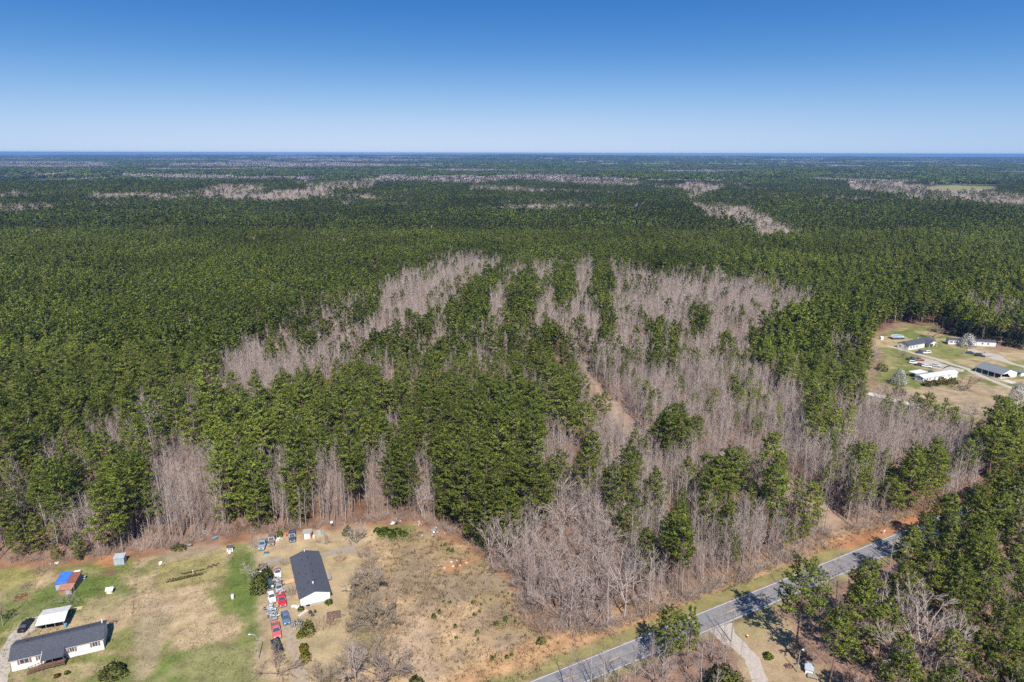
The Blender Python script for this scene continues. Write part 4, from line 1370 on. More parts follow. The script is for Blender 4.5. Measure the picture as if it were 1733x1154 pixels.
# -- the long dark roofed house in the middle
rz = math.atan2(18.1, -8.0)
hs = thing("house", "white double wide home with a long charcoal shingle roof, beside the row of junked cars", "house", -53.15, 157.2, 0, rz)
ro = gable_house(hs, 19.3, 7.3, 2.9, 1.15, M["siding_white"], M["shingle"])
vents(ro, 7.3, 2.9, 1.15, [(-5.5, .25), (-5.2, -.18), (-1.5, .3), (-1.2, -.2), (2.2, .22), (2.6, -.25), (5.6, .3), (6.0, -.1), (-7.2, .62), (0.4, .72)], 19)
MB().bar((-6.8, 0, 3.9), (-6.8, 0, 4.75), .11, 8).bar((-6.8, 0, 4.6), (-6.8, 0, 4.85), .2, 8).build("chimney", M["plastic_white"], ro)
MB().bar((9.2, 0, 3.9), (9.2, 0, 4.7), .13, 8).build("flue", M["plastic_white"], ro)
for x in (-6.5, -3.2, 1.0, 5.2): window(hs, x, 3.68, 1.9, 1.0, 1.2, HALF, True)
for x in (-7, -2.5, 2.5, 6.5): window(hs, x, -3.68, 1.9, 1.0, 1.2, -HALF, True)
door(hs, -1.1, 3.68, HALF, M["trim"]); door(hs, 0.2, -3.68, -HALF, M["trim"])
st = MB()
for k in range(3): st.box(-1.1, 4.0 + .3 * (2 - k) * 1.0, .12 + .22 * k, 1.4, .3, .22 + .0)
st.build("step", M["wood_grey"], hs)
dk = MB().box(0.2, -4.5, .62, 2.6, 1.6, .1)
for sx in (-1, 1):
    for sy in (-3.85, -5.2): dk.bar((0.2 + sx * 1.2, sy, 0), (0.2 + sx * 1.2, sy, 1.6), .06, 4)
for zz in (1.1, 1.55): dk.box(0.2, -5.25, zz, 2.5, .05, .1)
dk.build("deck", M["wood_grey"], hs)
cr = MB()
for x in (-5, -3, 4): cr.box(x, -3.7, .33, .5, .04, .3)
cr.build("vent_grille", M["dark"], hs)
MB().box(-9.72, 1.9, .42, .06, .9, .5).build("crawl_hatch", M["dark"], hs)

# -- the home in the corner with the porch
rz = math.atan2(7.2, 16.4)
hb = thing("house", "white double wide home with a brown porch and ramp, beside the white carport", "house", -102.7, 131.75, 0, rz)
ro = gable_house(hb, 17.6, 6.7, 2.9, 1.25, M["siding_white"], M["shingle"], skirt=M["siding_white"])
vents(ro, 6.7, 2.9, 1.25, [(-3.4, .45), (1.5, .35), (5.6, .3), (-6.2, .2)], 17)
MB().bar((8.3, 1.6, 3.4), (8.3, 1.6, 4.6), .14, 8).build("flue", M["plastic_white"], ro)
window(hb, -6.3, -3.38, 1.95, 1.7, 1.15, -HALF, True); window(hb, -3.35, -3.38, 1.95, .75, 1.15, -HALF, True)
window(hb, 2.7, -3.38, 1.95, .9, 1.15, -HALF, True); window(hb, 7.2, -3.38, 1.95, 1.1, 1.15, -HALF, True)
for x in (-5, 0, 5): window(hb, x, 3.38, 1.95, .9, 1.1, HALF, True)
door(hb, -.6, -3.38, -HALF, M["wood_brown"])
po = MB().hull8([(-2.8, -5.95, 2.52), (1.5, -5.95, 2.52), (1.5, -3.3, 3.12), (-2.8, -3.3, 3.12), (-2.8, -5.95, 2.64), (1.5, -5.95, 2.64), (1.5, -3.3, 3.26), (-2.8, -3.3, 3.26)]).build("porch_roof", M["shingle"], hb)
MB().hull8([(-2.86, -5.97, 2.5), (-2.80, -5.97, 2.5), (-2.80, -3.3, 3.1), (-2.86, -3.3, 3.1), (-2.86, -5.97, 2.68), (-2.80, -5.97, 2.68), (-2.80, -3.3, 3.3), (-2.86, -3.3, 3.3)]).build("rake_board", M["trim"], po)
pd = MB().box(-.65, -4.65, .66, 4.3, 2.5, .12).build("porch_deck", M["wood_brown"], hb)
for x in (-2.7, -.65, 1.4): MB().box(x, -5.83, 1.28, .11, .11, 2.5).build("porch_post", M["wood_brown"], pd)
rl = MB()
for zz in (1.0, 1.25, 1.5): rl.box(-.65, -5.84, zz, 4.1, .05, .10)
for k in range(18): rl.box(-2.55 + k * .225, -5.87, 1.18, .06, .03, .75)
for zz in (1.1, 1.5): rl.box(1.42, -4.7, zz, .05, 2.3, .1)
rl.build("porch_railing", M["wood_brown"], pd)
rm = MB().hull8([(-5.6, -5.9, .02), (-2.8, -5.9, .58), (-2.8, -4.6, .58), (-5.6, -4.6, .02), (-5.6, -5.9, .10), (-2.8, -5.9, .70), (-2.8, -4.6, .70), (-5.6, -4.6, .10)])
rmp = rm.build("ramp", M["wood_brown"], hb)
for yy in (-5.92, -4.58):
    rr = MB()
    for zz in (.45, .95): rr.hull8([(-5.6, yy - .03, zz - .05), (-2.8, yy - .03, zz + .52), (-2.8, yy + .03, zz + .52), (-5.6, yy + .03, zz - .05), (-5.6, yy - .03, zz + .05), (-2.8, yy - .03, zz + .62), (-2.8, yy + .03, zz + .62), (-5.6, yy + .03, zz + .05)])
    for k in range(5):
        x = -5.5 + k * .66; rr.box(x, yy, .5 + .14 * k, .09, .09, 1.1)
    rr.build("ramp_rail", M["wood_brown"], rmp)
bt = MB()
for x in (-7, -5, 4.6, 6): bt.box(x, -3.78, .2, 1.0, .08, .3)

# -- white carport beside it
a, b_, c_ = np.array(W(61, 1061, 2.5)), np.array(W(111, 1052, 2.5)), np.array(W(117, 1025.6, 2.5))
ang = math.atan2(b_[1] - a[1], b_[0] - a[0]); cw = np.hypot(*(b_ - a)); cd = 6.2
nrm = np.array((-math.sin(ang), math.cos(ang)))
ctr = (a + b_) / 2 + nrm * cd / 2
cp = thing("carport", "open carport with a wide white metal roof on thin posts, behind the porch home", "carport", ctr[0], ctr[1], 0, ang)
k = MB()
ext_x(k, [(-cd / 2, 2.42), (0, 2.95), (cd / 2, 2.42), (cd / 2, 2.50), (0, 3.03), (-cd / 2, 2.50)], -cw / 2, cw / 2)
rf = k.build("roof", M["metal_white"], cp)
rb = MB()
for q in range(15):
    x = -cw / 2 + .3 + q * (cw - .6) / 14
    for s in (-1, 1): rb.slab((x - .03, s * cd / 2, 2.545), (x + .03, s * cd / 2, 2.545), (x + .03, 0, 3.075), (x - .03, 0, 3.075), .05)
tag(rb.build("roof_rib", M["metal_white"], rf), kind="stuff")
for x in np.linspace(-cw / 2 + .3, cw / 2 - .3, 4):
    for s in (-1, 1): MB().box(x, s * (cd / 2 - .12), 1.23, .08, .08, 2.42).build("post", M["steel"], cp)
for s in (-1, 1): MB().box(0, s * (cd / 2 - .12), 2.36, cw - .5, .07, .09).build("eave_rail", M["steel"], cp)


def shed(name, label, cat, corners, h_front, h_back, wall, roof, door_mat=None, ribs=True, rib_mat=None):
    """A lean-to shed; corners are the photo pixels of the front-left, front-right and back-right roof corners."""
    a = np.array(W(*corners[0], h_front)); b_ = np.array(W(*corners[1], h_front)); c_ = np.array(W(*corners[2], h_back))
    ang = math.atan2(b_[1] - a[1], b_[0] - a[0]); w = np.hypot(*(b_ - a))
    nrm = np.array((-math.sin(ang), math.cos(ang))); dp = max(1.0, float((c_ - b_).dot(nrm)))
    ctr = (a + b_) / 2 + nrm * dp / 2
    t = thing(name, label, cat, ctr[0], ctr[1], 0, ang)
    w2, d2 = w / 2 - .12, dp / 2 - .12
    MB().hull8([(-w2, -d2, 0), (w2, -d2, 0), (w2, d2, 0), (-w2, d2, 0), (-w2, -d2, h_front - .1), (w2, -d2, h_front - .1), (w2, d2, h_back - .1), (-w2, d2, h_back - .1)]).build("wall", wall, t)
    r = MB().slab((-w / 2, -dp / 2, h_front), (w / 2, -dp / 2, h_front), (w / 2, dp / 2, h_back), (-w / 2, dp / 2, h_back), .09).build("roof", roof, t)
    if ribs:
        rb = MB(); n_ = int(w / .5)
        for q in range(n_ + 1):
            x = -w / 2 + .05 + q * (w - .1) / n_
            rb.slab((x - .03, -dp / 2, h_front + .045), (x + .03, -dp / 2, h_front + .045), (x + .03, dp / 2, h_back + .045), (x - .03, dp / 2, h_back + .045), .045)
        tag(rb.build("roof_rib", rib_mat or roof, r), kind="stuff")
    if door_mat:
        dr = MB().box(0, -d2 - .03, h_front * .42, min(w * .4, 1.2), .06, h_front * .8).build("door", door_mat, t)
        MB().box(min(w * .4, 1.2) * .35, -d2 - .09, h_front * .42, .06, .06, .2).build("handle", M["steel"], dr)
    return t, w, dp


sh, sw, sd = shed("shed", "small grey blue metal shed at the wood's edge on a patch of red clay", "shed", [(192, 947.5), (211, 945.5), (214, 936)], 2.1, 2.5, M["metal_grey"], M["metal_grey"], M["metal_grey"])
ts, tw_, td = shed("shed", "old shed with a rust red sheet roof half under a blue tarp", "shed", [(93, 990), (129, 987), (129.5, 969)], 2.1, 2.7, M["wood_grey"], M["rust"])
a = MB()
v = []
x0, x1 = -tw_ / 2 - .1, -tw_ / 2 + tw_ * .56
nx_, ny_ = 9, 7
rngt = np.random.default_rng(5)
for j in range(ny_):
    for i in range(nx_):
        u = i / (nx_ - 1); q = j / (ny_ - 1)
        v.append((x0 + (x1 - x0) * u, -td / 2 - .1 + (td + .2) * q, 2.1 + .6 * q + .13 + rngt.normal() * .025 - (.25 if i == 0 else 0) - (.2 if j == 0 else 0)))
nb_ = nx_ * ny_
v += [(p[0], p[1], p[2] - .02) for p in v]
f = []
for j in range(ny_ - 1):
    for i in range(nx_ - 1):
        q = j * nx_ + i
        f.append((q, q + 1, q + nx_ + 1, q + nx_)); f.append((nb_ + q, nb_ + q + nx_, nb_ + q + nx_ + 1, nb_ + q + 1))
a.add(v, f)
tp = a.build("tarp", M["tarp_blue"]); tp.location = ts.location; tp.rotation_euler = ts.rotation_euler
tag(tp, "bright blue tarp spread over one end of the rusty shed roof", "tarp")
# lean-to on the front of the rusty shed: part of the same building
lw = tw_ * .62
MB().hull8([(tw_ / 2 - lw, -td / 2 - 2.0, 0), (tw_ / 2 - .2, -td / 2 - 2.0, 0), (tw_ / 2 - .2, -td / 2, 0), (tw_ / 2 - lw, -td / 2, 0), (tw_ / 2 - lw, -td / 2 - 2.0, 1.5), (tw_ / 2 - .2, -td / 2 - 2.0, 1.5), (tw_ / 2 - .2, -td / 2, 1.85), (tw_ / 2 - lw, -td / 2, 1.85)]).build("lean_to", M["rust_light"], ts)
MB().slab((tw_ / 2 - lw - .2, -td / 2 - 2.3, 1.6), (tw_ / 2, -td / 2 - 2.3, 1.6), (tw_ / 2, -td / 2 - .02, 2.02), (tw_ / 2 - lw - .2, -td / 2 - .02, 2.02), .07).build("lean_to_roof", M["rust_light"], ts)
MB().box(tw_ / 2 - 1.0, -td / 2 - 2.05, .75, 1.1, .06, 1.3).build("door", M["metal_grey"], ts)
MB().box(-tw_ / 2 + 1.3, -td / 2 + .06, .9, 2.0, .06, 1.5).build("wall_sheet", M["metal_grey"], ts)

dh, dw_, dd_ = shed("dog_house", "little wooden hut with a white roof and tan front alone on the lawn", "dog house", [(179, 1002), (192, 1000.5), (192, 994.5)], 1.0, 1.5, M["wood_new"], M["plastic_white"], M["trim"], False)
ck, ckw, ckd = shed("chicken_coop", "small pale coop with a dark blue roof at the corner of the garden", "coop", [(384, 928.5), (395.5, 927.5), (394.5, 923.2)], 1.3, 1.6, M["plastic_white"], M["shingle"], None, False)
MB().box(0, -ckd / 2 + .08, .65, ckw * .6, .06, .85).build("wire_front", M["wood_grey"], ck)
MB().slab((-.3, -ckd / 2 - .9, .05), (.3, -ckd / 2 - .9, .05), (.3, -ckd / 2 + .05, .5), (-.3, -ckd / 2 + .05, .5), .04).build("ramp", M["trim"], ck)
osd, ow, od = shed("shed", "low orange red shed with pale double doors at the wood's edge behind the parked trucks", "shed", [(513, 904), (528.5, 902.5), (528.5, 895)], 2.0, 2.3, M["rust_light"], M["wood_grey"], None, False)
for s, mt in ((-1, M["trim"]), (1, M["siding_cream"])):
    MB().box(s * .42, -od / 2 + .07, .95, .8, .06, 1.75).build("door", mt, osd)

# -- privacy fences on both sides of the long house
def panel_fence(a, b_, n_, label):
    a = np.array(a); b_ = np.array(b_); L = np.hypot(*(b_ - a)); ang = math.atan2(b_[1] - a[1], b_[0] - a[0])
    t = thing("fence", label, "fence", a[0], a[1], 0, ang)
    pw = L / n_
    m = MB()
    for q in range(int(pw / .17)):
        m.box(.1 + q * .17, 0, .80 + .03 * math.sin(q * 2.1), .15, .03, 1.55)
    for z in (.4, 1.2): m.box(pw / 2, .04, z, pw, .04, .09)
    pm = mesh_from("panel", m.v, m.f, [M["wood_grey"]])
    for k in range(n_):
        link("panel", pm, t, (k * pw, 0, 0))
        MB().box(k * pw, .06, .85, .1, .1, 1.75).build("post", M["wood_grey"], t)


panel_fence(W(453.6, 957), W(481, 951.5), 4, "short grey board fence beside the parked white car")
panel_fence(W(545, 944.5), W(604, 931.5), 8, "grey board fence running from the dark roofed house to the grey tree")

# -- homesteads beyond the trees
rz = math.atan2(10.8, 21.8)
ha = thing("house", "white house with a dark roof and a gabled porch beside the round pool", "house", 239.6, 389.3, 0, rz)
ro = gable_house(ha, 24.0, 7.2, 2.8, 1.5, M["siding_white"], M["shingle"], skirt=False)
for x in (-10, -7.4, -4.6, 7.5): window(ha, x, -3.62, 1.5, 1.2, 1.2, -HALF)
for y in (-1.8, 1.5): window(ha, -12.02, y, 1.5, .9, 1.1, math.pi)
door(ha, 3.0, -3.62, -HALF, M["dark"], z0=.1)
pr = MB()
pr.loft([[(2.2, y, 2.6), (6.2, y, 4.1), (10.2, y, 2.6), (10.2, y, 2.75), (6.2, y, 4.27), (2.2, y, 2.75)] for y in (-6.6, -1.0)])
pr = pr.build("porch_roof", M["shingle"], ha)
MB().add([(2.5, -6.4, 2.62), (9.9, -6.4, 2.62), (6.2, -6.4, 4.0), (2.5, -6.3, 2.62), (9.9, -6.3, 2.62), (6.2, -6.3, 4.0)], [(0, 1, 2), (5, 4, 3), (0, 3, 4, 1), (1, 4, 5, 2), (2, 5, 3, 0)]).build("porch_gable", M["siding_white"], pr)
for x in (2.6, 6.2, 9.8): MB().box(x, -6.3, 1.3, .14, .14, 2.6).build("porch_post", M["trim"], pr)
MB().bar((2, .6, 4.0), (2, .6, 5.1), .16, 6).build("flue", M["plastic_white"], ro)

rz = R(-13.7)
hbn = thing("mobile_home", "long white mobile home with a dark roof behind the blossoming tree and dark hedge", "mobile home", 273.7, 392.2, 0, rz)
ro = gable_house(hbn, 25.0, 4.4, 3.0, .75, M["siding_white"], M["shingle"], .2)
for x in (-11, -8.5, -5, 5.5, 8.5): window(hbn, x, -2.22, 1.9, 1.0, 1.1, -HALF, x < 0)
door(hbn, -.8, -2.22, -HALF, M["dark"])
pdk = MB().box(-.5, -3.4, .55, 4.5, 2.2, .12).build("porch_deck", M["wood_brown"], hbn)
for x in (-2.6, -.5, 1.6): MB().box(x, -4.4, 1.3, .1, .1, 2.5).build("porch_post", M["wood_brown"], pdk)
MB().box(-.5, -3.4, 2.6, 4.7, 2.5, .1).build("porch_roof", M["shingle"], hbn)

rz = math.atan2(9.0, 23.0)
hc = thing("mobile_home", "white mobile home with a white metal roof and round shrubs along its front", "mobile home", 215.3, 328.8, 0, rz)
ro = gable_house(hc, 24.2, 4.6, 2.6, .55, M["siding_white"], M["metal_white"], .25, M["siding_white"])
for x in (-11.0, -9.2, -7.4, -4.0, -.5, .7, 6.0): window(hc, x, -2.32, 1.6, .9, 1.0, -HALF)
window(hc, -12.12, 0, 1.6, 1.0, 1.0, math.pi)
door(hc, 3.2, -2.32, -HALF, M["trim"], z0=.3)
ca = thing("carport", "flat white carport roof on posts against the back of the white mobile home", "carport", 208.3, 332.8, 0, rz)
MB().box(0, 0, 2.5, 8.6, 4.6, .14).build("roof", M["metal_white"], ca)
for x in (-4, 0, 4):
    for y in (-2.1, 2.1): MB().box(x, y, 1.21, .1, .1, 2.42).build("post", M["trim"], ca)

rz = R(-67.6)
gd = thing("garage", "open sided garage with a broad grey shingle roof, white gable end and posts", "garage", 251.0, 336.8, 0, rz)
k = 2.0 / 6.2
r = MB(); ext_x(r, [(-6.4, 2.45), (0, 4.5), (6.4, 2.45), (6.4, 2.6), (0, 4.66), (-6.4, 2.6)], -7.0, 7.0)
ro = r.build("roof", M["shingle_grey"], gd)
MB().box(0, 0, 4.66, 14, .3, .06).build("ridge_cap", M["shingle_grey"], ro)
g = MB(); ext_x(g, [(-1.5, 2.5), (1.5, .05), (6, .05), (6, 2.45), (0, 4.4), (-6, 2.45)], 6.6, 6.75)
g.build("gable_wall", M["siding_white"], gd)
MB().box(0, 5.95, 1.2, 13.4, .15, 2.4).build("wall", M["siding_white"], gd)
MB().box(-6.6, 2.5, 1.2, .15, 6.8, 2.4).build("side_wall", M["wood_brown"], gd)
for x in (-6.4, -3.2, 0, 3.2, 6.4): MB().box(x, -5.9, 1.22, .3, .3, 2.44).build("post", M["trim"], gd)
MB().box(0, 0, .03, 13.6, 12, .06).build("floor_slab", M["concrete"], gd)
ap = MB().box(0, 0, .03, 5.2, 4.6, .06).build("concrete_pad", M["concrete"]); ap.location = (249.5, 324.5, 0); ap.rotation_euler = (0, 0, rz); tag(ap, kind="structure")
x_, y_ = c6(1395, 740)
fr = thing("shed", "low dark grey roofed lean-to at the end of the open garage", "shed", x_ + 2, y_ + 1, 0, rz)
MB().box(0, 0, 1.0, 3.4, 4.6, 2.0).build("wall", M["siding_white"], fr)
MB().box(0, 0, 2.1, 4.0, 5.4, .18).build("roof", M["shingle_grey"], fr)

rz = R(-51.5)
he = thing("mobile_home", "old cream mobile home with a pale roof half hidden by pines and bare trees", "mobile home", 172.6, 290.6, 0, rz)
ro = gable_house(he, 20.8, 4.4, 2.7, .4, M["siding_cream"], M["siding_cream"], .15, M["siding_cream"])
for x in (-8.5, -5, 0, 4.5, 8.2): window(he, x, -2.22, 1.7, .9, 1.0, -HALF)
door(he, 2.2, -2.22, -HALF, M["trim"])

# pool and its deck
px_c, py_c = c6(418, 418, 1.1)
pl = thing("pool", "oval above ground pool of blue water with a grey deck, behind the white house", "pool", px_c, py_c, 0, R(8))
el = lambda rr, z: [(rr * 1.32 * math.cos(t), rr * .86 * math.sin(t), z) for t in np.linspace(0, 2 * math.pi, 28, endpoint=False)]
MB().loft([el(3.0, 0), el(3.0, 1.25), el(2.9, 1.28), el(2.82, 1.25), el(2.82, .9)], cap=False).build("pool_wall", M["plastic_white"], pl)
MB().loft([el(2.8, 1.06), el(2.8, 1.12)]).build("water", M["water"], pl)
dkp = MB().box(-4.2, -2.2, 1.12, 4.4, 5.0, .12).box(.2, -3.95, 1.12, 6.0, 2.2, .11)
dkp.build("deck", M["wood_grey"], pl)
for x, y in ((-6.2, -4.5), (-6.2, 0), (-2.2, -4.8), (3, -4.8)): MB().box(x, y, .52, .14, .14, 1.05).build("deck_post", M["wood_grey"], pl)
x_, y_ = c6(283, 448)
ph = thing("pump_house", "tiny white pump shed on the lawn in front of the pool deck", "shed", x_, y_, 0, R(20))
MB().box(0, 0, .7, 1.9, 1.6, 1.4).build("wall", M["siding_white"], ph)
MB().loft([[(x, -1.0, 1.4), (x, 0, 1.95), (x, 1.0, 1.4), (x, 1.0, 1.5), (x, 0, 2.06), (x, -1.0, 1.5)] for x in (-1.1, 1.1)]).build("roof", M["metal_white"], ph)
# ------------------------------------------------------------------ vehicles
M["rubber"] = pmat("tyre_rubber", (0.022, 0.022, 0.023), (0.015, 0.015, 0.016), 3)
M["rim"] = pmat("wheel_rim", (0.34, 0.34, 0.35), (0.25, 0.25, 0.26), 3, .35, .6)
M["lamp_clear"] = pmat("clear_lamp", (0.55, 0.55, 0.52), (0.48, 0.48, 0.46), 3, .15)
M["lamp_red"] = pmat("red_lamp", (0.35, 0.02, 0.02), (0.28, 0.015, 0.015), 3, .2)
M["bed_liner"] = pmat("truck_bed_floor", (0.10, 0.095, 0.09), (0.06, 0.055, 0.05), 3)


def paint_mat(name, c, rough=.3):
    m = pmat(name, c, tuple(k * .86 for k in c), 1.4, rough, 0.0, spec=.5)
    return m


PAINT = {k: paint_mat(k + "_car_paint", c) for k, c in dict(white=(.62, .62, .61), red=(.42, .022, .03), faded_red=(.42, .10, .10), blue=(.075, .125, .20), black=(.012, .013, .015),
         green=(.025, .05, .045), navy=(.035, .055, .10), greyblue=(.20, .24, .29), silver=(.36, .37, .38), brown=(.16, .11, .095), rustpaint=(.26, .09, .07), dark=(.035, .035, .042)).items()}


def ring(x, hw, z0, z1, ch=.14):
    return [(x, -hw + ch * .5, z0), (x, hw - ch * .5, z0), (x, hw, z0 + ch), (x, hw, z1 - ch), (x, hw - ch, z1), (x, -hw + ch, z1), (x, -hw, z1 - ch), (x, -hw, z0 + ch)]


WH = {}


def wheels(t, xs, hw, r=.33):
    key = round(r, 2)
    if key not in WH:
        m = MB().lathe([(r * .62, -.11), (r * .93, -.11), (r, -.07), (r, .07), (r * .93, .11), (r * .62, .11)], 14, 'Y')
        q = MB().lathe([(.02, -.10), (r * .63, -.10), (r * .63, .10), (.02, .10)], 12, 'Y')
        WH[key] = (mesh_from("wheel", m.v, m.f, [M["rubber"]], smooth_=True), mesh_from("rim", q.v, q.f, [M["rim"]]))
    for x in xs:
        for s in (-1, 1):
            w = link("wheel", WH[key][0], t, (x, s * (hw - .10), r))
            link("rim", WH[key][1], w)


def glass_quad(t, name, a, b, c, d, inset=.12):
    """A pane lying 1 cm proud of the quad a b c d, inset from its edges."""
    P_ = [Vector(p) for p in (a, b, c, d)]
    ctr = sum(P_, Vector()) / 4
    n_ = (P_[1] - P_[0]).cross(P_[3] - P_[0]).normalized()
    Q = [p + (ctr - p) * inset + n_ * .012 for p in P_]
    m = MB().slab(*Q, .02)
    return m.build(name, M["glass"], t)


def car(label, cat, px, py, heading, paint, kind="sedan", name="car", group=None, L=4.7, roofmat=None):
    x, y = W(px, py, .7) if not isinstance(px, tuple) else px
    t = thing(name, label, cat, x, y, 0, heading, group)
    hw = .89; P_ = PAINT[paint]
    if kind == "pickup":
        L = 5.4; hw = .98
        zb, zh, zr = .42, 1.12, 1.86
        b = MB().loft([ring(L / 2, hw * .86, .5, .9), ring(L / 2 - .12, hw * .96, zb, 1.0), ring(L / 2 - 1.5, hw, zb, zh), ring(-.55, hw, zb, zh + .03)])
        b.build("body", P_, t)
        bed = MB().box(-1.62, 0, .62, 2.1, 1.9, .3)
        for s in (-1, 1): bed.box(-1.62, s * (hw - .06), .88, 2.1, .12, .52)
        bed.box(-.60, 0, .95, .10, 1.7, .5)
        bo = bed.build("truck_bed", P_, t)
        MB().box(-1.62, 0, .79, 2.0, 1.6, .05).build("bed_floor", M["bed_liner"], bo)
        MB().box(-2.70, 0, .86, .09, 1.84, .56).build("tailgate", P_, t)
        c0, c1, r0, r1 = 1.15, -.55, .62, -.42
        wl = (L / 2 - 1.0, -L / 2 + 1.15); wr = .37
    else:
        zb, zh, zr = .30, .92, 1.42
        if kind == "suv": zh, zr = 1.02, 1.72
        tail = zh - .02 if kind != "suv" else zh
        b = MB().loft([ring(L / 2, hw * .80, .38, .66), ring(L / 2 - .15, hw * .92, zb, .74), ring(L / 2 - 1.15, hw, zb, zh - .03), ring(0, hw, zb, zh), ring(-L / 2 + .75, hw, zb, tail), ring(-L / 2 + .12, hw * .93, zb + .05, tail - .06), ring(-L / 2, hw * .85, .45, tail - .2)])
        b.build("body", P_, t, True)
        if kind == "suv": c0, c1, r0, r1 = 1.15, -L / 2 + .12, .45, -L / 2 + .38
        else: c0, c1, r0, r1 = 1.05, -1.55, .30, -1.0
        wl = (L / 2 - .85, -L / 2 + .9); wr = .33
    z0 = zh - .02; hb, ht = hw - .06, hw - .24
    A = [(c0, -hb, z0), (c0, hb, z0), (c1, hb, z0), (c1, -hb, z0)]
    B = [(r0, -ht, zr), (r0, ht, zr), (r1, ht, zr), (r1, -ht, zr)]
    MB().hull8([A[3], A[0], A[1], A[2], B[3], B[0], B[1], B[2]]).build("cabin", P_, t)
    MB().loft([[(r0 - .0, -ht + .02, zr), (r0, ht - .02, zr), (r1, ht - .02, zr), (r1, -ht + .02, zr)], [(r0 - .12, -ht + .12, zr + .05), (r0 - .12, ht - .12, zr + .05), (r1 + .1, ht - .12, zr + .05), (r1 + .1, -ht + .12, zr + .05)]]).build("roof_panel", roofmat or P_, t)
    glass_quad(t, "windscreen", A[0], A[1], B[1], B[0], .10)
    glass_quad(t, "rear_window", A[2], A[3], B[3], B[2], .14)
    glass_quad(t, "side_window", A[3], A[0], B[0], B[3], .16)
    glass_quad(t, "side_window", A[1], A[2], B[2], B[1], .16)
    wheels(t, wl, hw, wr)
    zl = .66 if kind != "pickup" else .80
    for s in (-1, 1):
        MB().box(L / 2 - .03, s * hw * .60, zl, .10, .34, .15).build("headlight", M["lamp_clear"], t)
        MB().box(-L / 2 + .0, s * hw * .70, zl + .08, .10, .26, .18).build("tail_light", M["lamp_red"], t)
        MB().box(c0 - .1, s * (hw + .08), zh + .08, .10, .18, .13).build("mirror", P_, t)
    MB().box(L / 2 + .02, 0, .47, .14, hw * 1.66, .18).build("bumper", M["steel"] if kind == "pickup" else P_, t)
    MB().box(-L / 2 - .03, 0, .47, .14, hw * 1.66, .18).build("bumper", M["steel"] if kind == "pickup" else P_, t)
    MB().box(L / 2 - .01, 0, zl - .03, .07, hw * .62, .16).build("grille", M["black"], t)
    return t


ROW = math.atan2(-18.1, 8.0)          # along the long house, nose towards the open lawn
car("white sedan with a scraped roof parked nearest the board fence", "car", 471, 968, ROW, "white", roofmat=PAINT["rustpaint"])
car("dark green pickup truck parked under the cedar", "pickup truck", 457, 987, ROW + .05, "green", "pickup", "pickup_truck")
car("white sedan parked just below the dark green pickup", "car", 461, 1009, ROW + .06, "white")
car("bright red pickup truck with scrap piled in its bed", "pickup truck", 478, 1015, ROW + .03, "red", "pickup", "pickup_truck")
car("dark blue sedan parked on the track below the red pickup", "car", 485, 1045, ROW + .04, "blue", L=4.9)
car("faded pink red pickup truck behind the trailer of scrap", "pickup truck", 469, 1067, ROW + .02, "faded_red", "pickup", "pickup_truck")
car("stripped grey car body heaped with junk above the bright red pickup", "car", 473.5, 994, ROW, "silver", roofmat=M["wood_grey"])
car("grey blue pickup truck under the bare tree at the yard's edge", "pickup truck", 446, 921, ROW - .25, "greyblue", "pickup", "pickup_truck")
car("brown pickup truck with a pale hood beside the small cedar", "pickup truck", 461, 914, ROW - .15, "brown", "pickup", "pickup_truck")
car("navy pickup truck with a white nose next to the orange red shed", "pickup truck", 496, 908, ROW - .1, "navy", "pickup", "pickup_truck")
car("black sedan on the gravel drive beside the white carport", "car", 45, 1058, math.atan2(*reversed((np.array(W(53, 1047)) - np.array(W(38, 1067))).tolist())), "black", L=4.9)
car("dark grey car sheltered beneath the white carport roof", "car", 83, 1054, ang + .0 if False else math.atan2(7.2, 16.4), "dark", "suv")
qp = lambda x, y: (1433 + x * .208, 480 + y * .208)
GA = math.atan2(10.8, 21.8)
car("dark pickup in front of the white house with the pool", "pickup truck", *qp(605, 548), GA + 2.9, "navy", "pickup", "pickup_truck")
car("white car in front of the white house's porch", "car", *qp(655, 552), GA + 2.9, "white", "suv", L=4.9)
LG = R(-28)
car("dark pickup at the top end of the gravel lot of junk vehicles", "pickup truck", *qp(535, 606), LG + .4, "dark", "pickup", "pickup_truck")
car("rusty red pickup in the middle of the gravel lot", "pickup truck", *qp(592, 610), LG + .3, "rustpaint", "pickup", "pickup_truck")
car("white sedan at the lower end of the gravel lot", "car", *qp(655, 662), LG, "white")
car("silver car beside the white sedan on the gravel lot", "car", *qp(727, 656), LG, "silver")
car("white van-like car between the junk pickups on the gravel lot", "car", *qp(548, 634), LG + .1, "white", "suv", L=4.5)
car("dark grey car by the bare lot, below the rusty red pickup", "car", *qp(600, 650), LG, "dark")
car("dark blue car behind the white mobile home's metal roof", "car", *qp(695, 713), LG + .2, "navy")
car("dark blue car at the top of the drive by the blossoming tree", "car", *qp(1015, 553), R(-35), "navy")
car("black SUV on the drive in front of the long mobile home", "car", *qp(1090, 574), R(-30), "black", "suv", L=4.9)

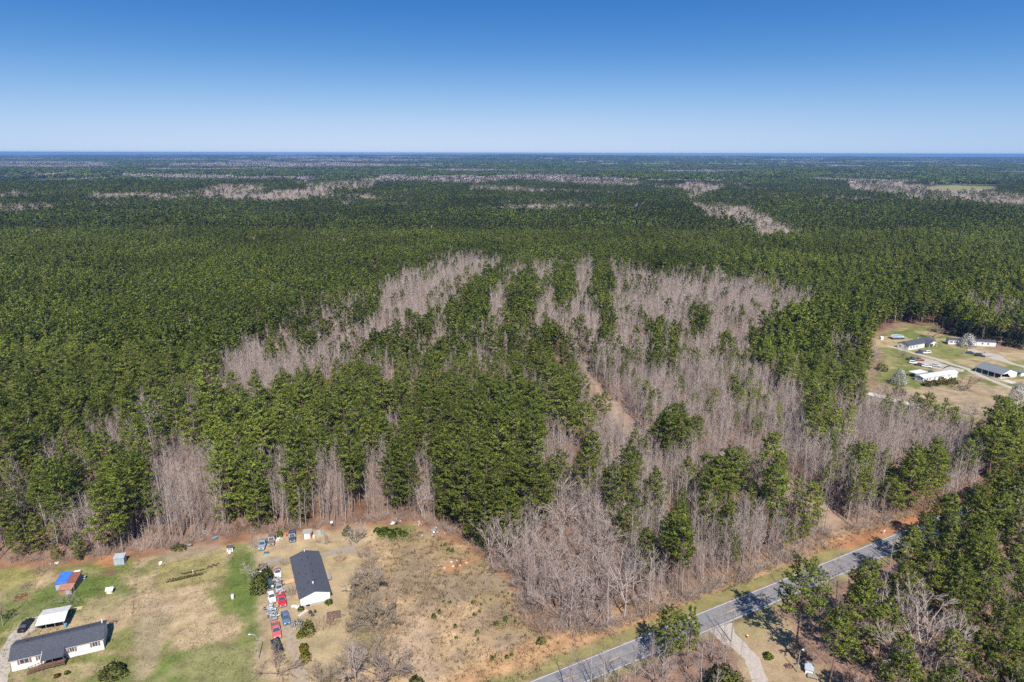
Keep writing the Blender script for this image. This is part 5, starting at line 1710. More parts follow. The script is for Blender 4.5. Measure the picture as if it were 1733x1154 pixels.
# ------------------------------------------------------------------ scrap, trailers and yard things
def scrap(name, label, cat, px, py, n_, w, l_, h, mats, rz=0, seed=0, base=0.0, rod=.4):
    """A heap of bent sheets, boards and rods, each piece a part."""
    x, y = W(px, py)
    t = thing(name, label, cat, x, y, 0, rz)
    rg = np.random.default_rng(seed)
    for k in range(n_):
        m = MB()
        u, v_ = rg.normal(size=2) * .4
        z = base + .1 + h * rg.random() * max(0, 1 - abs(u) - abs(v_) * .6)
        if rg.random() < rod:
            m.box(0, 0, 0, rg.uniform(.8, 1.9), .1, .08)
            nm = "bar_piece"
        else:
            a_, b2 = rg.uniform(.4, 1.1), rg.uniform(.3, .8)
            s = rg.normal() * .15
            m.add([(-a_ / 2, -b2 / 2, 0), (0, -b2 / 2, s), (a_ / 2, -b2 / 2, 0), (-a_ / 2, b2 / 2, 0), (0, b2 / 2, s), (a_ / 2, b2 / 2, 0),
                   (-a_ / 2, -b2 / 2, .03), (0, -b2 / 2, s + .03), (a_ / 2, -b2 / 2, .03), (-a_ / 2, b2 / 2, .03), (0, b2 / 2, s + .03), (a_ / 2, b2 / 2, .03)],
                  [(0, 3, 4, 1), (1, 4, 5, 2), (6, 7, 10, 9), (7, 8, 11, 10), (0, 1, 7, 6), (1, 2, 8, 7), (3, 9, 10, 4), (4, 10, 11, 5), (0, 6, 9, 3), (2, 5, 11, 8)])
            nm = "sheet_piece"
        o = m.build(nm, mats[rg.integers(0, len(mats))], t, loc=(u * l_, v_ * w, z))
        o.rotation_euler = (rg.normal() * .35, rg.normal() * .35, rg.uniform(0, 6.28))
    return t


SCR = [M["steel"], M["plastic_white"], M["rust"], M["wood_grey"], M["black"], M["metal_grey"]]
scrap("scrap_heap", "loose heap of grey scrap metal between the white sedan and the loaded trailer", "scrap heap", 461, 1031, 30, 3.0, 3.2, 1.3, SCR, ROW, 1)
scrap("scrap_heap", "scrap and red parts piled high in the bed of the bright red pickup", "scrap heap", 475.5, 1008, 12, 1.4, 1.6, .5, SCR + [PAINT["red"]], ROW, 2, .85)
scrap("scrap_heap", "junk heaped over the stripped grey car body", "scrap heap", 473, 990, 12, 1.5, 2.6, .5, SCR, ROW, 3, 1.35)


def trailer(label, px, py, heading, L, w, mat, rail=.45):
    x, y = W(px, py)
    t = thing("trailer", label, "trailer", x, y, 0, heading)
    MB().box(0, 0, .6, L, w, .12).build("deck", mat, t)
    for s in (-1, 1):
        MB().box(0, s * (w / 2 - .03), .6 + rail / 2 + .06, L, .06, rail).build("side_board", mat, t)
    MB().box(-L / 2 + .03, 0, .6 + rail / 2 + .06, .06, w, rail).build("tail_board", mat, t)
    MB().bar((L / 2, -.5, .58), (L / 2 + 1.2, 0, .5), .05, 4).bar((L / 2, .5, .58), (L / 2 + 1.2, 0, .5), .05, 4).build("tow_bar", M["steel"], t)
    wheels(t, (-.3,), w / 2 + .22, .33)
    return t


trailer("low trailer loaded with white and grey scrap behind the faded pink red pickup", 463.5, 1045, ROW, 3.8, 1.9, M["steel"])
scrap("scrap_heap", "white and grey scrap loaded on the low trailer", "scrap heap", 463.5, 1043.5, 26, 1.7, 3.2, .9, [M["plastic_white"], M["steel"], M["plastic_white"], M["wood_grey"], M["metal_grey"]], ROW, 4, .75)
trailer("flat trailer covered with black sheeting below the faded pink red pickup", 470.6, 1098, ROW + .1, 5.0, 2.0, M["wood_grey"], .3)
rngs = np.random.default_rng(3)
v = []; f = []
for j in range(8):
    for i in range(14):
        v.append((-2.45 + 4.9 * i / 13, -1.0 + 2.0 * j / 7, 1.02 + rngs.normal() * .09 + .25 * math.sin(i * .9) * math.sin(j * .45)))
nb_ = len(v); v += [(p[0], p[1], p[2] - .03) for p in v]
for j in range(7):
    for i in range(13):
        q = j * 14 + i
        f.append((q, q + 1, q + 15, q + 14)); f.append((nb_ + q, nb_ + q + 14, nb_ + q + 15, nb_ + q + 1))
bs = link("tarp", mesh_from("tarp", v, f, [M["black"]])); x, y = W(470.6, 1098); bs.location = (x, y, -.02); bs.rotation_euler = (0, 0, ROW + .1)
tag(bs, "crumpled black sheeting over the flat trailer by the lamp post", "tarp")
trailer("rusty brown box trailer behind the bare brown hedge", 567, 1046, R(15), 3.2, 1.6, M["wood_brown"], .7)


def lumber(label, px, py, n_, rz, mat, seed=0, ln=3.0, sp=1.2, name="lumber_pile"):
    x, y = W(px, py)
    t = thing(name, label, "lumber pile", x, y, 0, rz)
    rg = np.random.default_rng(seed)
    for k in range(n_):
        o = MB().box(0, 0, 0, ln * rg.uniform(.6, 1.1), .2, .06).build("plank", mat, t, loc=(rg.normal() * .3, rg.normal() * sp * .5, .05 + .07 * (k % 4)))
        o.rotation_euler = (0, rg.normal() * .03, rg.normal() * .3)
    return t


lumber("pile of raw planks beside the wall of the long dark roofed house", 491, 985, 16, R(25), M["wood_new"], 1)
lumber("scattered boards in front of the stripped grey car", 476, 984, 8, R(60), M["wood_new"], 2, 2.0)


def block(name, label, cat, px, py, sx, sy, sz, mat, rz=0.0, z=0.0, lid=None):
    """A bevelled box-like thing with a lid or rim."""
    x, y = W(px, py)
    t = thing(name, label, cat, x, y, z, rz)
    b = min(sx, sy) * .06
    MB().loft([[(-sx / 2, -sy / 2, 0), (sx / 2, -sy / 2, 0), (sx / 2, sy / 2, 0), (-sx / 2, sy / 2, 0)], [(-sx / 2, -sy / 2, sz - b), (sx / 2, -sy / 2, sz - b), (sx / 2, sy / 2, sz - b), (-sx / 2, sy / 2, sz - b)],
               [(-sx / 2 + b, -sy / 2 + b, sz), (sx / 2 - b, -sy / 2 + b, sz), (sx / 2 - b, sy / 2 - b, sz), (-sx / 2 + b, sy / 2 - b, sz)]]).build("body", mat, t)
    MB().box(0, 0, sz + .03, sx * 1.04, sy * 1.04, .06).build("lid", lid or mat, t)
    return t


def drum(name, label, cat, px, py, r, h, mat, top=None):
    x, y = W(px, py)
    t = thing(name, label, cat, x, y)
    MB().lathe([(r * .9, 0), (r, .05), (r, h * .3), (r * 1.04, h * .33), (r, h * .36), (r, h * .64), (r * 1.04, h * .67), (r, h * .7), (r, h - .03), (r * .95, h)], 14).build("body", mat, t, True)
    MB().lathe([(r * .9, h - .01), (r * .9, h + .03), (.02, h + .04)], 14).build("lid", top or mat, t)
    return t


block("chest_freezer", "white chest freezer standing behind the rusty shed", "freezer", 133, 973, 1.5, .8, .9, M["plastic_white"], R(20))
drum("barrel", "light blue plastic barrel at the corner of the white carport", "barrel", 113.5, 1062, .36, 1.0, M["plastic_blue"])
drum("barrel", "white barrel beside the orange red shed", "barrel", 532.5, 911, .3, .9, M["plastic_white"])
block("storage_tub", "blue storage tub on the grass below the backyard trucks", "tub", 452.5, 938.5, 1.3, .9, .5, M["plastic_blue"], R(10), lid=M["wood_brown"])
drum("water_tank", "small white tank standing on the green lawn beside the garden", "tank", 395.5, 1014, .38, 1.35, M["plastic_white"], M["steel"])
drum("barrel", "grey barrel on its own at the foot of the dark cedar", "barrel", 441, 985, .3, .8, M["steel"])
t = thing("plywood_sheet", "tan plywood sheet lying flat on the lawn near the gnarled tree", "board", *W(133.5, 1031), 0, R(18))
MB().box(0, 0, .05, 1.9, 1.3, .03).build("sheet", M["wood_new"], t); MB().box(0, 0, .02, 1.7, .1, .03).build("batten", M["wood_new"], t)
t = thing("picnic_table", "grey green picnic table on the grass beside the rusty shed", "table", *W(141, 981), 0, R(18))
MB().box(0, 0, .74, 1.9, .75, .05).build("table_top", M["metal_grey"], t)
for s in (-1, 1):
    MB().box(0, s * .68, .44, 1.9, .28, .05).build("bench", M["metal_grey"], t)
    MB().bar((s * .7, -.75, 0), (s * .7, .3, .72), .05, 4).bar((s * .7, .75, 0), (s * .7, -.3, .72), .05, 4).build("leg", M["metal_grey"], t)
for (px, py, lb) in ((165.5, 1006, "clothesline post nearer the white roofed hut"), (158.5, 1033, "clothesline post nearer the tan plywood sheet")):
    t = thing("clothesline_post", "dark T-shaped " + lb, "post", *W(px, py), 0, R(20))
    MB().bar((0, 0, 0), (0, 0, 1.9), .05, 6).build("pole", M["rust"], t); MB().bar((-.7, 0, 1.88), (.7, 0, 1.88), .04, 6).build("cross_arm", M["rust"], t)
t = thing("wood_trestle", "dark wooden trestle in the shade at the end of the porch home", "trestle", *W(193, 1057), 0, R(25))
MB().box(0, 0, .8, 1.8, .12, .12).build("beam", M["wood_brown"], t)
for s in (-1, 1): MB().bar((s * .7, -.4, 0), (s * .7, 0, .8), .05, 4).bar((s * .7, .4, 0), (s * .7, 0, .8), .05, 4).build("leg", M["wood_brown"], t)


def wheelbarrow(label, px, py, rz):
    t = thing("wheelbarrow", label, "wheelbarrow", *W(px, py), 0, rz)
    MB().hull8([(-.4, -.28, .35), (.35, -.28, .35), (.35, .28, .35), (-.4, .28, .35), (-.6, -.42, .75), (.65, -.42, .7), (.65, .42, .7), (-.6, .42, .75)]).build("tray", M["plastic_blue"] if px > 340 else M["steel"], t)
    MB().bar((-1.3, -.32, .7), (.8, -.08, .22), .03, 4).bar((-1.3, .32, .7), (.8, .08, .22), .03, 4).build("handle", M["wood_grey"], t)
    MB().lathe([(.05, -.05), (.2, -.05), (.2, .05), (.05, .05)], 12, 'Y', (.8, 0, .2)).build("wheel", M["rubber"], t)
    MB().bar((-.4, -.25, 0), (-.3, -.25, .4), .03, 4).build("leg", M["steel"], t); MB().bar((-.4, .25, 0), (-.3, .25, .4), .03, 4).build("leg", M["steel"], t)


wheelbarrow("dark blue wheelbarrow left under the pale saplings above the coop", 365, 914, R(40)); wheelbarrow("grey wheelbarrow beside the olive bush above the garden", 322, 926, R(10))
t = thing("garden_trellis", "dark bent wire trellis lying at the end of the vegetable rows", "trellis", *W(363, 961), 0, R(35))
tr = MB()
pts = [(-1.6 + .2 * i, .25 * math.sin(i), .25 + .5 * abs(math.sin(i * .55))) for i in range(17)]
tr.path(pts, .05, 4).path([(p[0], p[1] + .5, p[2] * .8) for p in pts], .05, 4)
tr.build("wire_frame", M["black"], t)
for i in range(0, 17, 4): MB().bar(pts[i], (pts[i][0], pts[i][1] + .5, pts[i][2] * .8), .04, 4).build("crossbar", M["black"], t)
t = thing("garden_chair", "white plastic chair by the upper corner of the garden", "chair", *W(273, 958), 0, R(200))
MB().box(0, 0, .42, .55, .55, .06).build("seat", M["plastic_white"], t); MB().box(0, .27, .75, .55, .06, .65).build("backrest", M["plastic_white"], t)
for sx in (-.23, .23):
    for sy in (-.23, .23): MB().box(sx, sy, .2, .06, .06, .4).build("leg", M["plastic_white"], t)
MB().box(0, -1.0, .25, .8, .6, .5).build("footstool", M["plastic_white"], t)
t = thing("garden_post", "short white post with a cap in the middle of the vegetable rows", "post", *W(328.5, 972))
MB().bar((0, 0, 0), (0, 0, 1.1), .07, 6).build("shaft", M["plastic_white"], t); MB().lathe([(.02, 1.1), (.13, 1.1), (.02, 1.25)], 8).build("cap", M["plastic_white"], t)


def satellite_dish():
    t = thing("satellite_dish", "pale satellite dish on a pole at the edge of the pines", "satellite dish", *W(563.5, 894), 0, R(180))
    MB().bar((0, 0, 0), (0, 0, 1.9), .05, 6).build("pole", M["steel"], t)
    d = MB().lathe([(.02, .0), (.25, .04), (.45, .12), (.45, .15), (.25, .07), (.02, .03)], 16).build("dish", M["steel"], t, True, (0, .1, 2.0)); d.rotation_euler = (R(-55), 0, 0)
    MB().bar((0, .1, 1.75), (0, .75, 2.3), .02, 4).build("feed_arm", M["steel"], t)


satellite_dish()
block("mattress", "pale grey tarp bundle lying under the pine near the satellite dish", "bundle", 541, 903, 1.0, 1.9, .4, M["metal_grey"], R(20), lid=M["metal_grey"])
block("storage_tub", "small blue tub beside the grey tarp bundle", "tub", 548, 905, .7, .5, .35, M["plastic_blue"], R(0))
block("fuel_can", "red fuel can beside the navy pickup", "fuel can", 487, 908, .5, .35, .55, PAINT["red"], R(30))
for q, (px, py, s) in enumerate(((499, 1027, 1.0), (505, 1028.5, .8), (514, 1038.5, 2.1))):
    lb = ["white panel leaning over at the driveway corner of the dark roofed house", "smaller white panel lying next to the house's corner shrub", "long pale slab on the ground below the white gable wall"][q]
    t = thing("panel_sheet", lb, "panel", *W(px, py), 0, R(30 * q))
    MB().box(0, 0, .09, 1.3 * s, .8, .06, rx=.05).build("sheet", M["plastic_white"] if q < 2 else M["concrete"], t)
    MB().box(0, 0, .03, 1.0 * s, .1, .06).build("batten", M["wood_grey"], t)
for q, (px, py, lb) in enumerate(((527, 1038, "larger black rubbish bag beside the long pale slab"), (531, 1043, "black rubbish bag closest to the bare brown hedge"), (535, 1037, "smallest black rubbish bag near the white gable wall"))):
    t = thing("rubbish_bag", lb, "bag", *W(px, py))
    r = .5 - .07 * q
    MB().lathe([(r * .6, 0), (r, .2), (r * .95, .4), (r * .5, .62), (.08, .72)], 9).build("bag", M["black"], t, True); MB().lathe([(.08, .7), (.15, .82), (.05, .85)], 7).build("knot", M["black"], t)
scrap("rubbish_heap", "dump of white rubbish and grey debris at the corner of the field under the pines", "rubbish heap", 738, 900, 30, 3.2, 4.2, .7, [M["plastic_white"], M["plastic_white"], M["steel"], M["metal_grey"], M["wood_grey"]], R(20), 7)
scrap("rubbish_heap", "few white sheets thrown on the red earth above the field", "rubbish heap", 711, 885, 7, 1.6, 1.6, .3, [M["plastic_white"], M["concrete"]], R(20), 8)
scrap("rubbish_heap", "dark blue bags and scraps dumped above the green shrub patch", "rubbish heap", 671, 885.5, 7, 1.2, 2.4, .5, [M["black"], M["plastic_blue"], M["plastic_white"]], R(20), 9)
scrap("rubbish_heap", "small white and blue litter under the small cedar in the back yard", "rubbish heap", 473, 913.5, 8, 1.0, 1.3, .5, [M["plastic_white"], M["metal_grey"], M["plastic_blue"]], R(20), 10)
scrap("brush_pile", "heap of brown brush and rusty bits on bare clay in the corner lawn", "brush pile", 40, 1012, 16, 1.6, 2.4, .4, [M["rust"], M["wood_brown"]], R(20), 11, rod=.9)
scrap("rubbish_heap", "white litter on the brambles behind the tarp shed", "rubbish heap", 95, 955, 6, .8, 1.4, .4, [M["plastic_white"], M["concrete"]], R(20), 12)
for q, (cx_, cy_) in enumerate(((252, 425), (272, 448), (325, 437), (347, 400), (407, 415), (312, 410), (232, 432), (365, 432))):
    r = .28 + .08 * (q % 3)
    rg = np.random.default_rng(q)
    m = MB().lathe([(r * .6, 0), (r, r * .3), (r * .8, r * .65), (.05, r * .8)], 7)
    m.v = [(a * rg.uniform(.8, 1.2), b * rg.uniform(.8, 1.2), c) for a, b, c in m.v]
    o = m.build("rock", M["concrete"]); o.location = (*W(680 + cx_ / 3.676, 840 + cy_ / 3.676), 0)
    tag(o, "pale rock on the strip of bare orange clay in the field", "rock", "rocks on the clay strip")


# ------------------------------------------------------------------ poles, lamps, signs
def lamp(label, px, py, h, side, arm=1.3, name="street_lamp"):
    t = thing(name, label, "street lamp", *W(px, py))
    MB().bar((0, 0, 0), (0, 0, h), .11, 8, .07).build("pole", M["steel"], t)
    MB().path([(0, 0, h - .1), (side * .4, 0, h + .25), (side * arm, 0, h + .35)], .045, 6).build("arm", M["steel"], t)
    MB().lathe([(.05, .12), (.2, .08), (.24, 0), (.2, -.06), (.05, -.09)], 10, 'Z', (side * (arm + .2), 0, h + .33)).build("lamp_head", M["plastic_white"], t, True)
    return t


lamp("grey curved arm street lamp in front of the dark cedar", 436.5, 1004, 6.0, 1)
lamp("grey curved arm street lamp on the lawn beside the trailer with black sheeting", 440, 1116, 6.2, -1)
t = lamp("dark wooden yard lamp pole near the little hut under the tall pine", 1351, 1137, 5.6, 1, .4, "yard_lamp")
t.children[0].data.materials[0] = M["wood_brown"]
p1 = np.array(W(1239, 1086)); t1 = (p1 - RD_C).dot(RD_D)
p2 = np.array(rp(t1 + 62, 6.3)); p0 = np.array(rp(t1 - 60, 6.3))
tops = []
for q, (pp, lb) in enumerate(((p0, "wooden utility pole beside the road below the shrubby corner"), (p1, "wooden utility pole at the gravel drive mouth"), (p2, "wooden utility pole hidden among the roadside pines"))):
    t = thing("utility_pole", lb, "utility pole", pp[0], pp[1], 0, math.atan2(RD_D[1], RD_D[0]) + math.pi / 2)
    MB().bar((0, 0, 0), (0, 0, 8.2), .15, 8, .10).build("pole", M["wood_grey"], t)
    MB().box(0, 0, 7.7, 1.8, .1, .12).build("cross_arm", M["wood_grey"], t)
    for s in (-.8, .8): MB().lathe([(.05, 7.76), (.07, 7.85), (.04, 7.95)], 6, 'Z', (s, 0, 0)).build("insulator", M["plastic_white"], t)
    tops.append(pp)
for a_, b2, lb in ((tops[0], tops[1], "thin power lines over the road shoulder up to the gravel drive pole"), (tops[1], tops[2], "thin power lines from the gravel drive pole into the pines")):
    t = thing("power_line", lb, "power line", a_[0], a_[1])
    for s in (-.8, .8):
        pts = []
        for k in range(13):
            u = k / 12
            q = a_ + (b2 - a_) * u + RD_N * s - a_
            pts.append((q[0], q[1], 7.97 - 4 * .9 * u * (1 - u)))
        MB().path(pts, .018, 4).build("wire", M["steel"], t)
t = thing("mailbox", "white mailbox on a post beside the road bend", "mailbox", *W(1497, 903), 0, math.atan2(RD_D[1], RD_D[0]))
MB().box(0, 0, .5, .1, .1, 1.0).build("post", M["trim"], t)
MB().loft([[(x, .16 * math.cos(a) if z else .16 * math.cos(a), 1.0 + max(0, .18 * math.sin(a)) + (.15 if math.sin(a) >= 0 else 0)) for a, z in ((-.4, 0), (.1, 1), (.8, 1), (1.57, 1), (2.3, 1), (3.04, 1), (3.54, 0))] for x in (-.28, .28)]).build("box", M["plastic_white"], t)
t = thing("bird_house", "dark birdhouse on a post at the lower edge of the field", "bird house", *W(700, 1138))
MB().bar((0, 0, 0), (0, 0, 1.7), .06, 6).build("post", M["wood_grey"], t); MB().box(0, 0, 1.85, .35, .35, .4).build("box", M["wood_brown"], t)
MB().loft([[(x, -.26, 2.03), (x, 0, 2.25), (x, .26, 2.03), (x, .26, 2.07), (x, 0, 2.3), (x, -.26, 2.07)] for x in (-.25, .25)]).build("roof", M["wood_grey"], t)
# the little yard south of the road
t = thing("dog_house", "little white hut with a pale sheet roof and a round opening beside the yard lamp", "dog house", *W(1370.5, 1137), 0, R(-22))
MB().box(0, 0, .65, 1.5, 1.4, 1.3).build("wall", M["siding_white"], t)
MB().slab((-.95, -.95, 1.3), (.95, -.95, 1.3), (.95, .95, 1.75), (-.95, .95, 1.75), .07).build("roof", M["metal_grey"], t)
MB().lathe([(.02, 0), (.28, 0), (.28, .04), (.02, .04)], 12, 'X', (-.79, -.1, .7)).build("opening", M["rust"], t)
t = thing("wooden_platform", "low weathered wooden platform in front of the little white hut", "platform", *W(1377, 1145), 0, R(-22))
for k in range(9): MB().box(-.95 + k * .24, 0, .5, .22, 1.7, .05).build("plank", M["wood_grey"], t)
for sx in (-.9, .9):
    for sy in (-.75, .75): MB().box(sx, sy, .24, .1, .1, .47).build("leg", M["wood_grey"], t)
t = thing("utility_box", "small orange marker box at the edge of the gravel drive", "marker", *W(1266.5, 1079), 0, R(20))
MB().box(0, 0, .35, .32, .32, .7).build("body", pmat("orange_plastic", (.55, .14, .04)), t); MB().box(0, 0, .74, .36, .36, .08).build("lid", M["plastic_white"], t)
t = thing("garden_flag", "small dark purple flag on a stake at the foot of the tall single pine", "flag", *W(1348, 1126))
MB().bar((0, 0, 0), (0, 0, 1.0), .02, 5).build("stake", M["black"], t); MB().box(.2, 0, .72, .4, .02, .5).build("cloth", pmat("purple_cloth", (.05, .03, .09)), t)
# ------------------------------------------------------------------ garden trees, shrubs, seedlings, grass
def shrub(label, px, py, rx, ry, rz, mat, seed, n=220, name="shrub", cat="shrub", group=None, ln=.30, wd=.09, x=None, y=None):
    if x is None: x, y = W(px, py)
    me = bush_mesh(seed, rx, ry, rz, mat, n, 6, ln, wd)
    o = link(name, me); o.location = (x, y, 0)
    return tag(o, label, cat, group)


def bare_tree_at(label, px, py, Ht, seed, mat="twig", limbs=5, levels=3, low=.15, wide=1.0, kids=5, name="bare_tree", rmin=.022, x=None, y=None):
    if x is None: x, y = W(px, py)
    tm, cm = wood_meshes(*spread_tree(seed, Ht, limbs, levels, rmin, low, wide, kids), M[mat], M[mat])
    return tree(name, label, "bare tree", tm, cm, x, y, 1.0, 0.0)


def thicket_at(label, px, py, Ht, n_, wide, mat, seed, name="bare_shrub", group=None, me=None):
    x, y = W(px, py)
    if me is None: me = mesh_from("stems", *tubes(thicket(seed, Ht, n_, .02, 5, wide), 3), [M[mat]])
    o = link(name, me); o.location = (x, y, 0); o.rotation_euler = (0, 0, seed * 1.3)
    tag(o, label, "bare shrub", group)
    return me


bare_tree_at("pale bare tree with a leaning forked trunk at the lower edge of the yard", 604, 1160, 9.5, 11, limbs=5, low=.32, wide=1.0, kids=7, rmin=.028)
bare_tree_at("wide spreading grey bare tree, lowest in the yard beside the birdhouse", 652, 1155, 8.5, 12, limbs=9, low=.08, wide=1.7, kids=6, rmin=.028)
bare_tree_at("broad olive brown tree between the dark roofed house and the field, the lower of two", 634, 1058, 7.5, 13, "twig_olive", 9, 3, .06, 1.5, 8, rmin=.030)
bare_tree_at("broad olive brown tree beside the dark roofed house, the upper of two", 622, 1005, 7.0, 14, "twig_olive", 9, 3, .05, 1.5, 8, rmin=.030)
bare_tree_at("grey bare tree where the board fence meets the field", 607, 922, 7.5, 15, limbs=6, low=.14, wide=1.0)
bare_tree_at("small dark stemmed bare tree behind the dark roofed house", 551.5, 922, 4.0, 16, "twig_brown", 6, 2, .06, 1.4)
bare_tree_at("brown bare tree at the end of the car row in front of the lamp", 470, 1146, 7.5, 17, "twig_brown", 7, 3, .12, 1.3)
bare_tree_at("pale bare tree growing through the dark cedar", 437, 990, 7.5, 18, limbs=5, low=.2, wide=.9)
bare_tree_at("gnarled grey bare tree between the carport and the tarp shed", 120, 1024, 4.2, 19, limbs=6, low=.12, wide=1.7, levels=2)
bare_tree_at("slender bare tree on the corner lawn beyond the black sedan", 7, 1061, 6.3, 20, "twig_olive", 6, 3, .42, .9)
bare_tree_at("thin brown bare tree at the bottom of the yard beside the dirt drive", 540, 1165, 6.0, 21, "twig_brown", 5, 3, .15, 1.0)
bare_tree_at("great grey bare tree in the roadside wood, its pale limbs spread wide", 1562, 1150, 20.0, 22, limbs=9, low=.2, wide=1.1, kids=6, rmin=.042)
bare_tree_at("second grey bare tree close beside the great spreading one", 1585, 1172, 13.0, 23, limbs=6, low=.2, wide=1.0)
bare_tree_at("low bare tree beside the little white hut's platform", 1430, 1172, 6.5, 24, limbs=7, low=.08, wide=1.6)
bare_tree_at("pale bare tree on the road shoulder beside the round evergreen", 1213, 1130, 9.0, 25, limbs=5, low=.25, wide=.8)
bare_tree_at("white barked bare tree leaning over the road at the lower bend", 1112, 1158, 10.0, 26, limbs=5, low=.2, wide=1.0)
bare_tree_at("broad grey bare tree above the road bend beyond the big dark pine", 1652, 800, 14.0, 27, limbs=7, low=.12, wide=1.2)
bare_tree_at("spreading bare tree at the mixed wood's edge in front of the garden shed pines", 138, 915, 13.0, 28, limbs=7, low=.14, wide=1.1)
bare_tree_at("white limbed bare tree far at the edge of the mixed wood", 22, 835, 12.0, 29, limbs=7, low=.2, wide=1.1)
bare_tree_at("tall pale bare tree in front of the pines by the rubbish dump", 828, 948, 13.0, 30, limbs=5, low=.18, wide=.8)
bare_tree_at("forked pale bare tree against the pines above the fuel scraps", 716, 885, 12.0, 31, limbs=4, low=.3, wide=.7)
# evergreens
x, y = W(441, 1002)
for q, (dx, dy, h, lb) in enumerate(((0, 0, 6.0, "dark olive cedar behind the first street lamp"), (-.6, 4.6, 5.0, "olive cedar behind the lamp post, the one farther up the yard"))):
    me = bush_mesh(700 + q, 2.1, 2.2, h, M["cedar_leaf"], 620, 6, .42, .11)
    t = thing("cedar_tree", lb, "cedar", x + dx, y + dy); link("crown", me, t)
    MB().bar((0, 0, 0), (0, 0, h * .7), .14, 6, .05).build("trunk", M["pine_bark"], t)
shrub("small bright conical cedar among the trucks in the back yard", 475, 909, .8, .8, 2.4, M["shrub_leaf"], 710, 150)
shrub("olive evergreen bush at the wood's edge above the garden", 305, 931, 2.1, 1.3, 1.8, M["cedar_leaf"], 711, 260)
shrub("dark evergreen bush below the corner home's right end", 195, 1143, 2.9, 2.6, 2.6, M["cedar_leaf"], 712, 480)
shrub("round green evergreen below the grey bare tree by the fence", 590, 905, 1.6, 1.6, 2.8, M["shrub_leaf"], 713, 240)
shrub("tall golden green bush beside the white blossoming shrub", 523.5, 1072, 1.7, 1.7, 3.2, M["gold_leaf"], 714, 330)
shrub("small round golden green bush below the blossoming shrub", 511, 1078, .95, .95, 1.5, M["gold_leaf"], 715, 160)
shrub("yellow flowering bush, upper of the pair beside the dirt drive", 516.5, 1101, 1.05, 1.0, 1.9, M["yellow_leaf"], 716, 190)
shrub("yellow flowering bush, lower and larger of the pair beside the dirt drive", 519.5, 1116, 1.2, 1.3, 2.0, M["yellow_leaf"], 717, 240)
shrub("white blossoming shrub at the corner of the dirt drive", 504.5, 1062, 1.6, 1.5, 2.0, M["blossom"], 718, 260, ln=.2, wd=.08)
shrub("round clipped green shrub at the front corner of the dark roofed house", 558.5, 1022, .9, .9, 1.1, M["shrub_leaf"], 719, 160)
shrub("small olive shrub at the driveway corner of the dark roofed house", 511, 1033, .75, .75, .95, M["cedar_leaf"], 720, 130)
shrub("clipped green shrub ringed with mulch in the yard under the tall pine", 1302, 1112, 1.05, 1.05, 1.1, M["shrub_leaf"], 721, 220)
shrub("large round dark green holly beside the gravel drive", 1225, 1176, 4.3, 4.2, 6.2, M["cedar_leaf"], 722, 1150, "holly_tree", "holly tree", ln=.42, wd=.12)
shrub("dark green shrub at the bottom edge of the field by the birdhouse", 706, 1160, 1.8, 1.6, 2.0, M["cedar_leaf"], 723, 240)
shrub("tiny bright green shrub below the corner home's porch", 116, 1141, .5, .5, .6, M["shrub_leaf"], 724, 70)
shrub("low dark shrub beside the porch ramp's foot", 99, 1146, .6, .6, .5, M["twig_brown"] and M["brown_leaf"], 725, 80)
shrub("evergreen undershrub at the field corner under the roadside bare trees", 917, 1088, 1.1, 1.0, 1.3, M["cedar_leaf"], 726, 140)
for q, (px, py, r) in enumerate(((648, 905, 1.6), (660, 903, 1.9), (673, 901, 1.7), (684, 906, 1.5), (666, 910, 1.4), (640, 900, 1.2), (652, 899, 1.2))):
    shrub("bright green bramble shrub in the patch below the red earth", px, py, r, r * .8, 1.3, M["shrub_leaf"], 730 + q, 150, group="green shrubs in the field corner")
shrub("flat mulch bed of pink flowers beside the yard lamp", 1336, 1127, 1.0, .8, .35, M["flower"], 745, 90, "flower_bed", "flower bed", ln=.16, wd=.07)
# bare shrubs
thicket_at("bare brown hedge between the black bags and the rusty trailer", 547, 1060, 2.6, 70, 3.4, "twig_brown", 41)
thicket_at("bare brown shrub over the rusty box trailer's end", 566, 1054, 2.0, 40, 2.0, "twig_brown", 42)
thicket_at("grey bare shrub at the end of the board fence", 617, 942, 3.2, 60, 2.4, "twig", 43)
thicket_at("dark bare shrub against the fence right of the dark roofed house", 577, 948, 2.4, 46, 2.0, "twig_brown", 44)
thicket_at("round brown shrub where the short fence meets the dark roofed house", 484, 955, 1.9, 46, 1.5, "twig_brown", 45)
thicket_at("brown shrub against the driveway wall of the dark roofed house", 495.5, 1006, 2.2, 44, 1.7, "twig_olive", 46)
thicket_at("grey brown bramble mass behind the tarp shed", 76, 968, 2.4, 80, 4.0, "twig_brown", 47)
thicket_at("small pale bush on the lawn in front of the bramble mass", 47, 996, 1.9, 40, 1.5, "twig_olive", 48)
thicket_at("grey bare thicket beside the road below the birdhouse field", 560, 1170, 3.0, 50, 3.0, "twig_brown", 49)
thicket_at("bare white stemmed bush over the grey blue pickup", 434, 926, 3.6, 40, 1.6, "twig", 50)
